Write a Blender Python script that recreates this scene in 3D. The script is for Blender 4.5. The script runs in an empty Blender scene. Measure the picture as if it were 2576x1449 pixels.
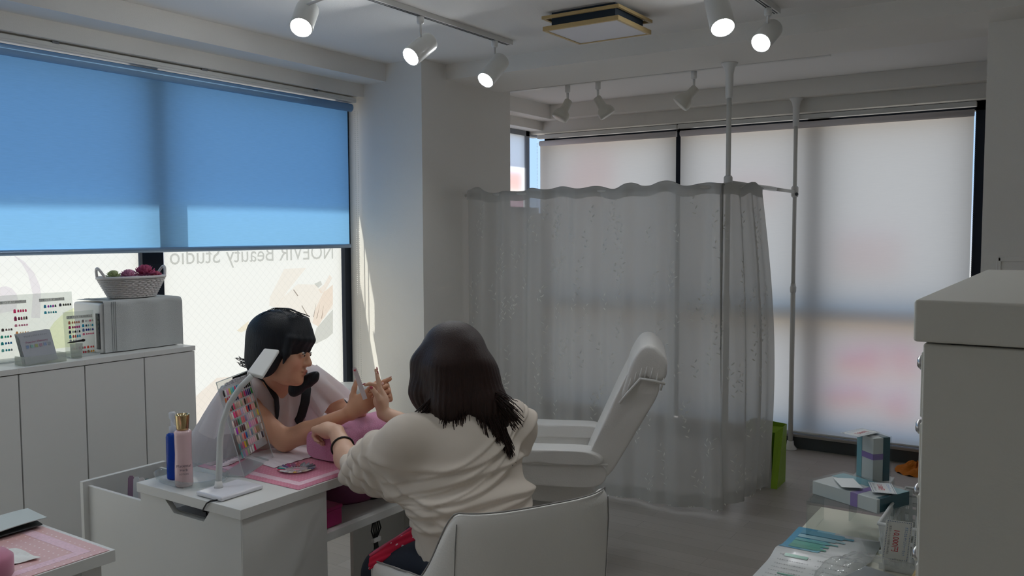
import bpy, bmesh, math, random
import numpy as np
from mathutils import Vector, Matrix, Euler

S = bpy.context.scene
COL = S.collection
random.seed(7)

# ---------------------------------------------------------------- camera, sky, sun, exposure
cam_d = bpy.data.cameras.new('camera'); cam = bpy.data.objects.new('camera', cam_d); COL.objects.link(cam)
cam_d.sensor_width = 36.0; cam_d.lens = 2144.65 / 2576 * 36.0; cam_d.clip_start = 0.02
cam.matrix_world = Matrix(((0.55330, 0.05566, -0.83112, 0.0), (-0.83298, 0.03246, -0.55236, 0.0),
                           (-0.00377, 0.99792, 0.06432, 1.5), (0, 0, 0, 1)))
S.camera = cam
SKY, GROUND, SUN = (0.32, 0.47, 0.74), (0.52, 0.49, 0.47), 8.2
w = bpy.data.worlds.new('sky'); S.world = w; w.use_nodes = True
nt = w.node_tree; nt.nodes.clear()
tc = nt.nodes.new('ShaderNodeTexCoord'); sx = nt.nodes.new('ShaderNodeSeparateXYZ')
mr = nt.nodes.new('ShaderNodeMapRange'); mr.inputs['From Min'].default_value = -0.06; mr.inputs['From Max'].default_value = 0.06
mx = nt.nodes.new('ShaderNodeMix'); mx.data_type = 'RGBA'
mx.inputs['A'].default_value = (*GROUND, 1); mx.inputs['B'].default_value = (*SKY, 1)
bg = nt.nodes.new('ShaderNodeBackground'); bg.inputs['Strength'].default_value = 1.0
wo = nt.nodes.new('ShaderNodeOutputWorld')
nt.links.new(tc.outputs['Generated'], sx.inputs[0]); nt.links.new(sx.outputs['Z'], mr.inputs['Value'])
nt.links.new(mr.outputs['Result'], mx.inputs['Factor']); nt.links.new(mx.outputs['Result'], bg.inputs['Color'])
nt.links.new(bg.outputs[0], wo.inputs[0])
sd = bpy.data.lights.new('sun', 'SUN'); sd.energy = SUN; sd.angle = 0.0093; sd.color = (1.0, 0.95, 0.86)
so = bpy.data.objects.new('sun', sd); COL.objects.link(so)
so.rotation_euler = Vector((0.15, -0.2145, -1.0)).to_track_quat('-Z', 'Y').to_euler()
so.location = (2, 8, 12)
S.view_settings.view_transform = 'Standard'; S.view_settings.look = 'None'
S.view_settings.exposure = 0.78; S.view_settings.gamma = 1.0; S.view_settings.use_curve_mapping = False
try:
    S.cycles.use_denoising = True
    S.cycles.max_bounces = 8; S.cycles.diffuse_bounces = 5; S.cycles.glossy_bounces = 3; S.cycles.transparent_max_bounces = 12
    S.cycles.transmission_bounces = 5; S.cycles.sample_clamp_indirect = 6.0
except Exception:
    pass

# ---------------------------------------------------------------- materials
def lin(c):
    if isinstance(c, str):
        c = [int(c[i:i + 2], 16) / 255 for i in (0, 2, 4)]
        c = [x / 12.92 if x <= 0.04045 else ((x + 0.055) / 1.055) ** 2.4 for x in c]
    return (*c[:3], 1.0)
MATS = {}
def mat(name, color='ffffff', rough=0.5, metal=0.0, bump=None, spec=0.5, vary=None, sheen=0.0, attr=None, objcol=False, sub=0.0, trans=0.0):
    """plain principled surface; bump=(scale,strength[,stretch xyz]); vary=(scale,amount) mottles the colour"""
    if name in MATS: return MATS[name]
    m = bpy.data.materials.new(name); m.use_nodes = True; t = m.node_tree; b = t.nodes['Principled BSDF']
    b.inputs['Base Color'].default_value = lin(color); b.inputs['Roughness'].default_value = rough
    b.inputs['Metallic'].default_value = metal; b.inputs['Specular IOR Level'].default_value = spec
    if sheen: b.inputs['Sheen Weight'].default_value = sheen
    if sub:
        b.inputs['Subsurface Weight'].default_value = sub; b.inputs['Subsurface Radius'].default_value = (0.012, 0.005, 0.003)
        b.inputs['Subsurface Scale'].default_value = 0.4
    src = None
    if attr:
        a = t.nodes.new('ShaderNodeVertexColor'); a.layer_name = attr; src = a.outputs['Color']
    if objcol:
        a = t.nodes.new('ShaderNodeObjectInfo'); src = a.outputs['Color']
    if bump or vary:
        co = t.nodes.new('ShaderNodeTexCoord'); mp = t.nodes.new('ShaderNodeMapping')
        t.links.new(co.outputs['Object'], mp.inputs['Vector'])
        if bump and len(bump) > 2: mp.inputs['Scale'].default_value = bump[2]
    if bump:
        n = t.nodes.new('ShaderNodeTexNoise'); n.inputs['Scale'].default_value = bump[0]; n.inputs['Detail'].default_value = 3
        t.links.new(mp.outputs[0], n.inputs['Vector'])
        bp = t.nodes.new('ShaderNodeBump'); bp.inputs['Strength'].default_value = bump[1]; bp.inputs['Distance'].default_value = 0.01
        t.links.new(n.outputs['Fac'], bp.inputs['Height']); t.links.new(bp.outputs[0], b.inputs['Normal'])
    if vary:
        n2 = t.nodes.new('ShaderNodeTexNoise'); n2.inputs['Scale'].default_value = vary[0]; n2.inputs['Detail'].default_value = 4
        t.links.new(mp.outputs[0], n2.inputs['Vector'])
        r2 = t.nodes.new('ShaderNodeMapRange'); r2.inputs['To Min'].default_value = 1 - vary[1]; r2.inputs['To Max'].default_value = 1 + vary[1]
        t.links.new(n2.outputs['Fac'], r2.inputs['Value'])
        mm = t.nodes.new('ShaderNodeMix'); mm.data_type = 'RGBA'; mm.blend_type = 'MULTIPLY'; mm.inputs['Factor'].default_value = 1
        if src: t.links.new(src, mm.inputs['A'])
        else: mm.inputs['A'].default_value = lin(color)
        t.links.new(r2.outputs[0], mm.inputs['B']); src = mm.outputs['Result']
    if src: t.links.new(src, b.inputs['Base Color'])
    if trans:
        tr = t.nodes.new('ShaderNodeBsdfTranslucent'); tr.inputs['Color'].default_value = lin(color)
        if src: t.links.new(src, tr.inputs['Color'])
        ms = t.nodes.new('ShaderNodeMixShader'); ms.inputs[0].default_value = trans
        o = t.nodes['Material Output']; t.links.new(b.outputs[0], ms.inputs[1]); t.links.new(tr.outputs[0], ms.inputs[2])
        t.links.new(ms.outputs[0], o.inputs[0])
    MATS[name] = m; return m
def shader(name, build):
    if name in MATS: return MATS[name]
    m = bpy.data.materials.new(name); m.use_nodes = True; t = m.node_tree; t.nodes.clear()
    o = t.nodes.new('ShaderNodeOutputMaterial'); t.links.new(build(t), o.inputs[0]); MATS[name] = m; return m
def N(t, kind, **kw):
    n = t.nodes.new('ShaderNode' + kind)
    for k, v in kw.items():
        k2 = k.replace('_', ' ')
        if k2 in n.inputs: n.inputs[k2].default_value = v
        else: setattr(n, k, v)
    return n
def mix(t, f, a, b):
    m = t.nodes.new('ShaderNodeMixShader')
    if isinstance(f, (int, float)): m.inputs[0].default_value = f
    else: t.links.new(f, m.inputs[0])
    t.links.new(a, m.inputs[1]); t.links.new(b, m.inputs[2]); return m.outputs[0]
def clear(name, tint='ffffff', gloss=0.06, rough=0.03, haze=0.0):
    """thin clear plastic or glass: tinted see-through with a fresnel sheen"""
    def f(t):
        tr = N(t, 'BsdfTransparent', Color=lin(tint)); gl = N(t, 'BsdfGlossy', Roughness=rough)
        lw = N(t, 'LayerWeight', Blend=0.5); pw = N(t, 'Math', operation='POWER'); pw.inputs[1].default_value = 4.0
        t.links.new(lw.outputs['Facing'], pw.inputs[0]); ma = N(t, 'Math', operation='MULTIPLY_ADD'); ma.inputs[1].default_value = 0.45; ma.inputs[2].default_value = 0.035
        t.links.new(pw.outputs[0], ma.inputs[0])
        s = mix(t, ma.outputs[0], tr.outputs[0], gl.outputs[0]) if gloss else tr.outputs[0]
        if haze:
            d = N(t, 'BsdfDiffuse', Color=lin('f4f4f4')); tl = N(t, 'BsdfTranslucent', Color=lin('f4f4f4'))
            s = mix(t, haze, s, mix(t, 0.5, d.outputs[0], tl.outputs[0]))
        return s
    return shader(name, f)
def fabric(name, dcol, tcol, see=0.0, lines=None, weave=0.0):
    """thin cloth or film: diffuse front, translucent to light from behind, see = open weave you look through"""
    def f(t):
        d = N(t, 'BsdfDiffuse', Color=lin(dcol)); tl = N(t, 'BsdfTranslucent', Color=lin(tcol))
        co = N(t, 'TexCoord')
        if weave:
            mp = N(t, 'Mapping'); mp.inputs['Scale'].default_value = (3, 3, 60)
            t.links.new(co.outputs['Object'], mp.inputs[0])
            nz = N(t, 'TexNoise', Scale=6.0, Detail=4.0); t.links.new(mp.outputs[0], nz.inputs['Vector'])
            r = N(t, 'MapRange'); r.inputs['To Min'].default_value = 1 - weave; r.inputs['To Max'].default_value = 1 + weave
            t.links.new(nz.outputs['Fac'], r.inputs['Value'])
            for s, c in ((d, dcol), (tl, tcol)):
                mm = N(t, 'Mix', data_type='RGBA', blend_type='MULTIPLY'); mm.inputs['Factor'].default_value = 1
                mm.inputs['A'].default_value = lin(c); t.links.new(r.outputs[0], mm.inputs['B']); t.links.new(mm.outputs['Result'], s.inputs['Color'])
        if lines:   # diagonal wire mesh inside the glass: lines=(spacing, thickness, darkening)
            sp, th, dk = lines
            sep = N(t, 'SeparateXYZ'); t.links.new(co.outputs['Object'], sep.inputs[0])
            acc = None
            for op in ('ADD', 'SUBTRACT'):
                a = N(t, 'Math', operation=op); t.links.new(sep.outputs['X'], a.inputs[0]); t.links.new(sep.outputs['Z'], a.inputs[1])
                m_ = N(t, 'Math', operation='PINGPONG'); m_.inputs[1].default_value = sp; t.links.new(a.outputs[0], m_.inputs[0])
                l_ = N(t, 'Math', operation='LESS_THAN'); l_.inputs[1].default_value = th; t.links.new(m_.outputs[0], l_.inputs[0])
                if acc is None: acc = l_
                else:
                    x = N(t, 'Math', operation='MAXIMUM'); t.links.new(acc.outputs[0], x.inputs[0]); t.links.new(l_.outputs[0], x.inputs[1]); acc = x
            mm = N(t, 'Mix', data_type='RGBA'); t.links.new(acc.outputs[0], mm.inputs['Factor'])
            mm.inputs['A'].default_value = lin(tcol); mm.inputs['B'].default_value = tuple(x * dk for x in lin(tcol)[:3]) + (1,)
            t.links.new(mm.outputs['Result'], tl.inputs['Color'])
        add = N(t, 'AddShader'); t.links.new(d.outputs[0], add.inputs[0]); t.links.new(tl.outputs[0], add.inputs[1])
        s = add.outputs[0]
        if see: s = mix(t, see, s, N(t, 'BsdfTransparent').outputs[0])
        return s
    return shader(name, f)

# ---------------------------------------------------------------- geometry helpers
class G:
    """collects vertices and faces in world coordinates"""
    def __init__(s): s.v = []; s.f = []; s.c = []
    def add(s, v, f, col=None):
        n = len(s.v); s.v += [tuple(p) for p in v]; s.f += [tuple(i + n for i in q) for q in f]
        s.c += [col] * len(v); return s
    def box(s, x0, x1, y0, y1, z0, z1, col=None, rot=None, piv=None):
        v = [Vector(p) for p in ((x0, y0, z0), (x1, y0, z0), (x1, y1, z0), (x0, y1, z0), (x0, y0, z1), (x1, y0, z1), (x1, y1, z1), (x0, y1, z1))]
        if rot is not None:
            c = Vector(piv) if piv else Vector(((x0 + x1) / 2, (y0 + y1) / 2, (z0 + z1) / 2)); v = [c + rot @ (p - c) for p in v]
        return s.add(v, [(0, 3, 2, 1), (4, 5, 6, 7), (0, 1, 5, 4), (1, 2, 6, 5), (2, 3, 7, 6), (3, 0, 4, 7)], col)
    def tube(s, pts, r, n=10, cap=True, flat=1.0, col=None):
        pts = [Vector(p) for p in pts]; rs = r if isinstance(r, (list, tuple)) else [r] * len(pts); v = []; f = []
        up = Vector((0, 0, 1)); pa = None
        for i, p in enumerate(pts):
            d = (pts[min(i + 1, len(pts) - 1)] - pts[max(i - 1, 0)]).normalized()
            if pa is None: a = d.cross(up if abs(d.z) < 0.95 else Vector((1, 0, 0))).normalized()
            else: a = (pa - d * pa.dot(d)).normalized()
            pa = a; b = d.cross(a)
            for k in range(n):
                t = 2 * math.pi * k / n; v.append(p + (a * math.cos(t) + b * math.sin(t) * flat) * rs[i])
        for i in range(len(pts) - 1):
            for k in range(n): f.append((i * n + k, i * n + (k + 1) % n, (i + 1) * n + (k + 1) % n, (i + 1) * n + k))
        if cap: f.append(tuple(range(n - 1, -1, -1))); f.append(tuple((len(pts) - 1) * n + k for k in range(n)))
        return s.add(v, f, col)
    def lathe(s, c, prof, n=24, axis=(0, 0, 1), cap=True, sx=1.0, sy=1.0, col=None):
        ax = Vector(axis).normalized(); a = ax.orthogonal().normalized()
        if abs(ax.z) > 0.99: a = Vector((1, 0, 0))
        b = ax.cross(a); c = Vector(c); v = []; f = []
        for r, h in prof:
            for k in range(n):
                t = 2 * math.pi * k / n; v.append(c + ax * h + (a * math.cos(t) * sx + b * math.sin(t) * sy) * r)
        for i in range(len(prof) - 1):
            for k in range(n): f.append((i * n + k, i * n + (k + 1) % n, (i + 1) * n + (k + 1) % n, (i + 1) * n + k))
        if cap: f.append(tuple(range(n - 1, -1, -1))); f.append(tuple((len(prof) - 1) * n + k for k in range(n)))
        return s.add(v, f, col)
    def ell(s, c, r, nu=14, nv=10, rot=None, col=None):
        v = []; f = []; c = Vector(c)
        for j in range(nv + 1):
            p = math.pi * j / nv
            for i in range(nu):
                t = 2 * math.pi * i / nu; q = Vector((r[0] * math.sin(p) * math.cos(t), r[1] * math.sin(p) * math.sin(t), r[2] * math.cos(p)))
                v.append(c + (rot @ q if rot is not None else q))
        for j in range(nv):
            for i in range(nu): f.append((j * nu + i, (j + 1) * nu + i, (j + 1) * nu + (i + 1) % nu, j * nu + (i + 1) % nu))
        return s.add(v, f, col)
    def grid(s, fn, nu, nv, col=None, closed=False):
        v = [fn(i / nu, j / nv) for j in range(nv + 1) for i in range(nu + 1)]
        f = [(j * (nu + 1) + i, j * (nu + 1) + i + 1, (j + 1) * (nu + 1) + i + 1, (j + 1) * (nu + 1) + i) for j in range(nv) for i in range(nu)]
        return s.add(v, f, col)
    def prism(s, poly, o, a, b, th, col=None):
        """polygon in the plane (a,b) at origin o, thickness th along a x b"""
        o, a, b = Vector(o), Vector(a), Vector(b); n = a.cross(b).normalized() * th; m = len(poly)
        v = [o + a * p[0] + b * p[1] for p in poly]; v += [p + n for p in v]
        return s.add(v, [tuple(range(m - 1, -1, -1)), tuple(range(m, 2 * m))] + [(i, (i + 1) % m, m + (i + 1) % m, m + i) for i in range(m)], col)
    def build(s, name, m, parent=None, smooth=False, bevel=0.0, seg=2, solid=0.0, sub=0, at=None):
        me = bpy.data.meshes.new(name); org = Vector(at) if at is not None else Vector((0, 0, 0))
        me.from_pydata([tuple(Vector(p) - org) for p in s.v], [], s.f)
        bm = bmesh.new(); bm.from_mesh(me)
        if smooth is not None and not s.open_():
            bmesh.ops.recalc_face_normals(bm, faces=bm.faces)
        bm.to_mesh(me); bm.free()
        if any(c is not None for c in s.c):
            at_ = me.color_attributes.new('Col', 'FLOAT_COLOR', 'POINT')
            at_.data.foreach_set('color', [x for c in s.c for x in (lin(c) if c is not None else (1, 1, 1, 1))])
        for m_ in (m if isinstance(m, (list, tuple)) else [m]): me.materials.append(m_)
        if smooth: me.polygons.foreach_set('use_smooth', [True] * len(me.polygons))
        o = bpy.data.objects.new(name, me); COL.objects.link(o); o.location = org
        if parent is not None:
            o.parent = parent; o.matrix_parent_inverse = parent_inv(parent)
        if solid:
            md = o.modifiers.new('solid', 'SOLIDIFY'); md.thickness = solid; md.offset = 0
        if bevel:
            md = o.modifiers.new('bevel', 'BEVEL'); md.width = bevel; md.segments = seg; md.limit_method = 'ANGLE'; md.angle_limit = 0.7
            me.polygons.foreach_set('use_smooth', [True] * len(me.polygons))
            md.harden_normals = True
        if sub:
            md = o.modifiers.new('sub', 'SUBSURF'); md.levels = sub; md.render_levels = sub
        return o
    def open_(s): return False
def world_of(o):
    M = Matrix.Translation(o.location) @ o.rotation_euler.to_matrix().to_4x4()
    if o.parent is not None: M = world_of(o.parent) @ o.matrix_parent_inverse @ M
    return M
def parent_inv(p): return world_of(p).inverted()
def tag(o, label, cat, group=None):
    o['label'] = label; o['category'] = cat
    if group: o['group'] = group
    return o
def thing(name, label, cat, loc=(0, 0, 0), group=None):
    o = bpy.data.objects.new(name, None); COL.objects.link(o); o.location = loc; o.empty_display_size = 0.05
    return tag(o, label, cat, group)
def struct(o): o['kind'] = 'structure'; return o
def text(name, body, m, o, a, b, size, parent=None, align='CENTER', th=0.0004, mirror=False, width=None):
    """flat lettering in the plane spanned by a (reading direction) and b (up), centred at o"""
    cu = bpy.data.curves.new(name, 'FONT'); cu.body = body; cu.size = size; cu.align_x = align; cu.align_y = 'CENTER'; cu.resolution_u = 3
    ob = bpy.data.objects.new(name, cu); COL.objects.link(ob)
    bpy.context.view_layer.update()
    me = bpy.data.meshes.new_from_object(ob); COL.objects.unlink(ob); bpy.data.objects.remove(ob)
    a, b, o = Vector(a).normalized(), Vector(b).normalized(), Vector(o); k = 1.0
    xs = [v.co.x for v in me.vertices]
    if width and xs: k = width / max(1e-6, max(xs) - min(xs))
    for v in me.vertices: v.co = o + a * v.co.x * k * (-1 if mirror else 1) + b * v.co.y
    me.materials.clear(); me.materials.append(m)
    r = bpy.data.objects.new(name, me); COL.objects.link(r)
    if parent is not None: r.parent = parent; r.matrix_parent_inverse = parent_inv(parent)
    return r
def copy_tree(o, loc=None, rot=None, parent=None):
    c = o.copy(); COL.objects.link(c)
    if parent is not None: c.parent = parent
    if loc is not None: c.location = loc
    if rot is not None: c.rotation_euler = rot
    for ch in [x for x in bpy.data.objects if x.parent == o]: copy_tree(ch, parent=c)
    return c
V = Vector
# shared materials
white = mat('white_laminate', 'd9d9d6', 0.38, bump=(60, 0.02))
white_p = mat('white_plastic', 'e4e4e2', 0.3)
white_m = mat('white_enamel', 'dcdcd8', 0.28)
wallp = mat('wallpaper', 'ebe8e2', 0.85, bump=(420, 0.25), vary=(3, 0.02))
ceilp = mat('ceiling_paper', 'edebe8', 0.9, bump=(300, 0.2), vary=(2, 0.02))
dark_al = mat('dark_aluminium', '1b2330', 0.4, 0.5)
black_p = mat('black_plastic', '101114', 0.4)
steel = mat('steel', 'b8b8ba', 0.25, 1.0)
acrylic = clear('clear_acrylic', 'f2f5f5')
glass = shader('window_glass', lambda t: mix(t, 0.04, N(t, 'BsdfTransparent', Color=lin('fbfdfc')).outputs[0], N(t, 'BsdfGlossy', Roughness=0.02).outputs[0]))
# ---------------------------------------------------------------- room shell
YW, XR, ZC = 3.66, 5.97, 2.51
g = G(); g.box(-2.2, 6.0, -1.6, 3.9, -0.12, 0.0)
def floor_mat(t):
    co = N(t, 'TexCoord'); mp = N(t, 'Mapping'); mp.inputs['Rotation'].default_value = (0, 0, 1.5708); t.links.new(co.outputs['Object'], mp.inputs[0])
    br = N(t, 'TexBrick', Scale=1.0); br.inputs['Color1'].default_value = lin('a9a39b'); br.inputs['Color2'].default_value = lin('b3ada6'); br.inputs['Mortar'].default_value = lin('958f88')
    br.inputs['Mortar Size'].default_value = 0.0012; br.inputs['Brick Width'].default_value = 0.92; br.inputs['Row Height'].default_value = 0.10
    t.links.new(mp.outputs[0], br.inputs['Vector'])
    m2 = N(t, 'Mapping'); m2.inputs['Scale'].default_value = (90, 3, 1); t.links.new(co.outputs['Object'], m2.inputs[0])
    nz = N(t, 'TexNoise', Scale=2.0, Detail=5.0); t.links.new(m2.outputs[0], nz.inputs['Vector'])
    r = N(t, 'MapRange'); r.inputs['To Min'].default_value = 0.86; r.inputs['To Max'].default_value = 1.1; t.links.new(nz.outputs['Fac'], r.inputs['Value'])
    mm = N(t, 'Mix', data_type='RGBA', blend_type='MULTIPLY'); mm.inputs['Factor'].default_value = 1
    t.links.new(br.outputs['Color'], mm.inputs['A']); t.links.new(r.outputs[0], mm.inputs['B'])
    b = N(t, 'BsdfPrincipled', Roughness=0.42); t.links.new(mm.outputs['Result'], b.inputs['Base Color']); return b.outputs[0]
struct(g.build('floor', shader('pale_wood_floor', floor_mat)))
g = G(); g.box(-2.2, 6.2, -1.6, 3.88, ZC, ZC + 0.12); struct(g.build('ceiling', ceilp))
# window wall: opening from x=-1.2 to 3.88, z 0.10..2.33; then pillar; then the alcove window
g = G()
g.box(-2.2, -1.2, YW, 3.86, 0, ZC); g.box(-1.2, 3.884, YW, 3.86, 2.33, ZC); g.box(-1.2, 3.884, YW, 3.86, 0, 0.10)
g.box(4.81, XR + 0.2, YW, 3.86, 2.33, ZC); g.box(4.81, 5.40, YW, 3.86, 0, 2.33); g.box(5.40, XR + 0.2, YW, 3.86, 0, 1.66)
struct(g.build('wall_window', wallp))
g = G(); g.box(3.884, 4.81, 3.207, 3.86, 0, ZC); struct(g.build('wall_pillar', wallp))
g = G(); g.box(4.11, 4.66, -1.6, 3.207, 2.42, ZC); struct(g.build('ceiling_beam', wallp))
g = G(); g.box(-2.2, 3.884, 3.48, YW, 2.405, ZC); struct(g.build('trim_1', wallp))
g = G(); g.box(4.81, XR, 3.52, YW, 2.40, ZC); struct(g.build('trim_2', wallp))
g = G(); g.box(5.85, XR, -1.6, 3.52, 2.40, ZC); struct(g.build('trim_3', wallp))
# blind wall on the far side (x = XR): opening y 0.5..3.66
g = G(); g.box(XR, 6.15, 0.5, 3.86, 2.31, ZC); g.box(XR, 6.15, -1.6, 0.5, 0, ZC)
struct(g.build('wall_far', wallp))
g = G(); g.box(XR - 0.015, XR + 0.10, 0.42, YW, 0.0, 0.085)
struct(g.build('baseboard_far', mat('grey_sill', '4a5055', 0.5)))
g = G(); g.box(XR - 0.035, XR + 0.02, 0.42, YW, 0.085, 0.10); struct(g.build('trim_4', mat('sill_top', 'a39d98', 0.5)))
# near partition wall under the beam with a moulded panel
g = G(); g.box(4.36, 4.47, -1.6, 0.365, 0, 2.42); pw = struct(g.build('wall_partition', wallp))
g = G()
for (y0, y1, z0, z1) in ((-0.6, 0.30, 0.3, 0.32), (-0.6, 0.30, 1.365, 1.385), (0.285, 0.305, 0.3, 1.385)): g.box(4.354, 4.362, y0, y1, z0, z1)
g.build('panel_moulding', wallp, pw, bevel=0.004)
g = G(); g.box(-2.3, -2.2, -1.7, 3.88, 0, ZC); struct(g.build('wall_back', wallp))
g = G(); g.box(-2.3, 6.2, -1.7, -1.6, 0, ZC); struct(g.build('wall_side', wallp))

# ---------------------------------------------------------------- window 1 (long window on the left) with printed frosted film
w1 = thing('window_1', 'long wire-glass window with frosted printed film and dark frame', 'window', (1.3, 3.82, 0.1)); struct(w1)
g = G()
for x0, x1 in ((-1.2, -1.15), (0.28, 0.36), (1.15, 1.24), (2.458, 2.573), (3.832, 3.884)): g.box(x0, x1, 3.79, 3.85, 0.10, 2.33)
g.box(-1.2, 3.884, 3.79, 3.85, 0.10, 0.15); g.box(-1.2, 3.884, 3.79, 3.85, 2.29, 2.33)
g.build('window_frame', dark_al, w1)
panes = ((-1.15, 0.28), (0.36, 1.15), (1.24, 2.458), (2.573, 3.832))
FILM = fabric('frosted_film', (0.22, 0.215, 0.20), (0.595, 0.565, 0.508), lines=(0.0225, 0.0011, 0.86))
for i, (x0, x1) in enumerate(panes):
    G().box(x0, x1, 3.822, 3.826, 0.15, 2.29).build('pane', glass, w1)
    x0b = x0 + (0.022 if i == 3 else 0.004)
    g = G(); g.add([(x0b, 3.818, 0.152), (x1 - 0.004, 3.818, 0.152), (x1 - 0.004, 3.818, 1.68), (x0b, 3.818, 1.68)], [(0, 1, 2, 3)])
    g.build('frosted_film', FILM, w1)
def tint(name, c): return shader(name, lambda t: N(t, 'BsdfTransparent', Color=lin(c)).outputs[0])
YP = 3.812
def pr(name, pts, m, dy=0.0, parent=w1):
    g = G(); g.add([(x, YP - dy, z) for x, z in pts], [tuple(range(len(pts)))]); return g.build(name, m, parent)
text('film_lettering', 'NOEVIR Beauty Studio', tint('grey_print', 'd4d4d2'), (3.19, YP, 1.385), (1, 0, 0), (0, 0, 1), 0.125, w1, mirror=True, width=1.13)
skin1, skin2, shade, line_ = tint('print_skin', 'fdf7f2'), tint('print_skin_deep', 'fbf2ec'), tint('print_grey', 'dededb'), tint('print_line', 'b8b2ae')
def c2(p): return p
pr('hand_print', [(3.363, 1.298), (3.533, 1.299), (3.385, 1.169), (3.303, 1.079), (3.25, 1.093), (3.254, 1.139), (3.332, 1.252)][::-1], skin1)
pr('hand_print', [(3.461, 1.205), (3.603, 1.196), (3.662, 1.142), (3.745, 1.188), (3.742, 1.041), (3.70, 1.02), (3.672, 0.985), (3.65, 0.98), (3.623, 0.94), (3.577, 0.964), (3.5, 1.0), (3.406, 0.99), (3.32, 0.95), (3.303, 1.082), (3.347, 1.133)][::-1], skin1, .001)
pr('hand_print', [(3.662, 1.142), (3.745, 1.188), (3.742, 1.067), (3.616, 0.941), (3.571, 0.965), (3.599, 1.052)][::-1], skin2, .002)
pr('hand_print', [(3.625, 1.165), (3.67, 1.192), (3.719, 1.25), (3.739, 1.229), (3.675, 1.147), (3.642, 1.141)][::-1], skin2, .003)
pr('hand_print', [(3.603, 0.932), (3.742, 1.036), (3.738, 0.889), (3.689, 0.863), (3.594, 0.838), (3.568, 0.861)][::-1], shade, .002)
pr('hand_print', [(3.59, 1.201), (3.643, 1.216), (3.653, 1.193), (3.622, 1.175)][::-1], shade, .004)
pr('hand_print', [(3.02, 0.974), (3.103, 1.021), (3.097, 0.976), (3.052, 0.962)][::-1], tint('print_cream', 'fbf2e2'), .001)
pr('hand_print', [(2.66, 0.56), (2.757, 0.66), (2.883, 0.734), (3.026, 0.725), (3.022, 0.606), (2.865, 0.524), (2.754, 0.49)][::-1], skin2, .001)
pr('hand_print', [(2.60, 0.35), (2.75, 0.42), (2.839, 0.508), (2.91, 0.364), (2.759, 0.28)][::-1], skin1, .002)
for a, b in (((3.425, 1.172), (3.455, 1.135)), ((3.485, 1.075), (3.53, 1.01)), ((3.60, 1.08), (3.575, 1.0)), ((3.63, 1.07), (3.60, 0.99)), ((3.66, 1.06), (3.64, 0.985))):
    pr('print_line', [(a[0], a[1]), (b[0], b[1]), (b[0] + .007, b[1] + .004), (a[0] + .003, a[1] + .006)], line_, .005)
lil = tint('print_lilac', 'f1ecf3')
pr('swirl_print', [(1.86, 1.42), (1.91, 1.385), (1.95, 1.335), (1.972, 1.28), (1.977, 1.238), (1.968, 1.133), (1.93, 1.137), (1.941, 1.241), (1.924, 1.329), (1.90, 1.375)][::-1], lil, .001)
pr('swirl_print', [(1.79, 1.265), (1.81, 1.279), (1.831, 1.282), (1.855, 1.27), (1.872, 1.247), (1.878, 1.227), (1.868, 1.176), (1.79, 1.165)][::-1], lil, .001)
pr('swirl_print', [(1.96, 0.99), (1.985, 1.05), (2.03, 1.11), (2.08, 1.15), (2.14, 1.174), (2.13, 0.99)][::-1], tint('print_lime', 'f3f6d6'), .001)

# ---------------------------------------------------------------- blue roller blind on window 1
bl = thing('roller_blind', 'blue translucent roller blind half lowered over the long window', 'blind', (1.3, 3.717, 1.43))
BX0, BX1 = -1.05, 3.80
bluef = fabric('blue_blind_fabric', (0.10, 0.15, 0.20), (0.128, 0.290, 0.490), weave=0.10)  # blue of the sky light behind is put into the fabric colour
g = G(); g.grid(lambda u, v: (BX0 + (BX1 - BX0) * u, 3.717 + 0.002 * math.sin(u * 9), 1.43 + (2.27 - 1.43) * v), 24, 12); g.build('fabric', bluef, bl, smooth=True)
g = G(); g.tube([(BX0, 3.71, 2.262), (BX1 + .02, 3.71, 2.262)], 0.024, 16); g.build('roller_tube', fabric('blue_blind_roll', (0.22, 0.33, 0.42), (0.12, 0.22, 0.34)), bl, smooth=True)
g = G(); g.box(-1.2, 3.845, 3.685, 3.735, 2.292, 2.322); g.box(-1.2, 3.845, 3.683, 3.69, 2.300, 2.306); g.build('headrail', white_m, bl, bevel=0.003)
for x in (2.0, 2.75, 3.5): G().box(x, x + .03, 3.683, 3.70, 2.318, 2.328).build('bracket', mat('grey_metal', '6a6c70', 0.4, 0.5), bl)
g = G(); g.tube([(BX0, 3.717, 1.425), (BX1 + .003, 3.717, 1.425)], 0.0125, 12); g.build('bottom_bar', mat('blue_grey_bar', '7f97b2', 0.35, 0.3), bl, smooth=True)
chain_m = mat('bead_chain', 'd8d8d4', 0.3)
def chain(x, y, z0, z1, dx, parent, step=0.012, along='x'):
    g = G(); n = int((z1 - z0) / step); base = [V((0, 0, .0032)), V((.0032, 0, 0)), V((0, .0032, 0)), V((-.0032, 0, 0)), V((0, -.0032, 0)), V((0, 0, -.0032))]
    for sx in (0, 1):
        for i in range(n):
            c = V((x + (sx * dx if along == 'x' else 0), y + (sx * dx if along == 'y' else 0), z0 + i * step))
            g.add([c + b for b in base], [(0, 1, 2), (0, 2, 3), (0, 3, 4), (0, 4, 1), (5, 2, 1), (5, 3, 2), (5, 4, 3), (5, 1, 4)])
    o = g.build('bead_chain', chain_m, parent, smooth=True); return o
chain(3.845, 3.70, 0.55, 2.26, 0.022, bl)

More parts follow.
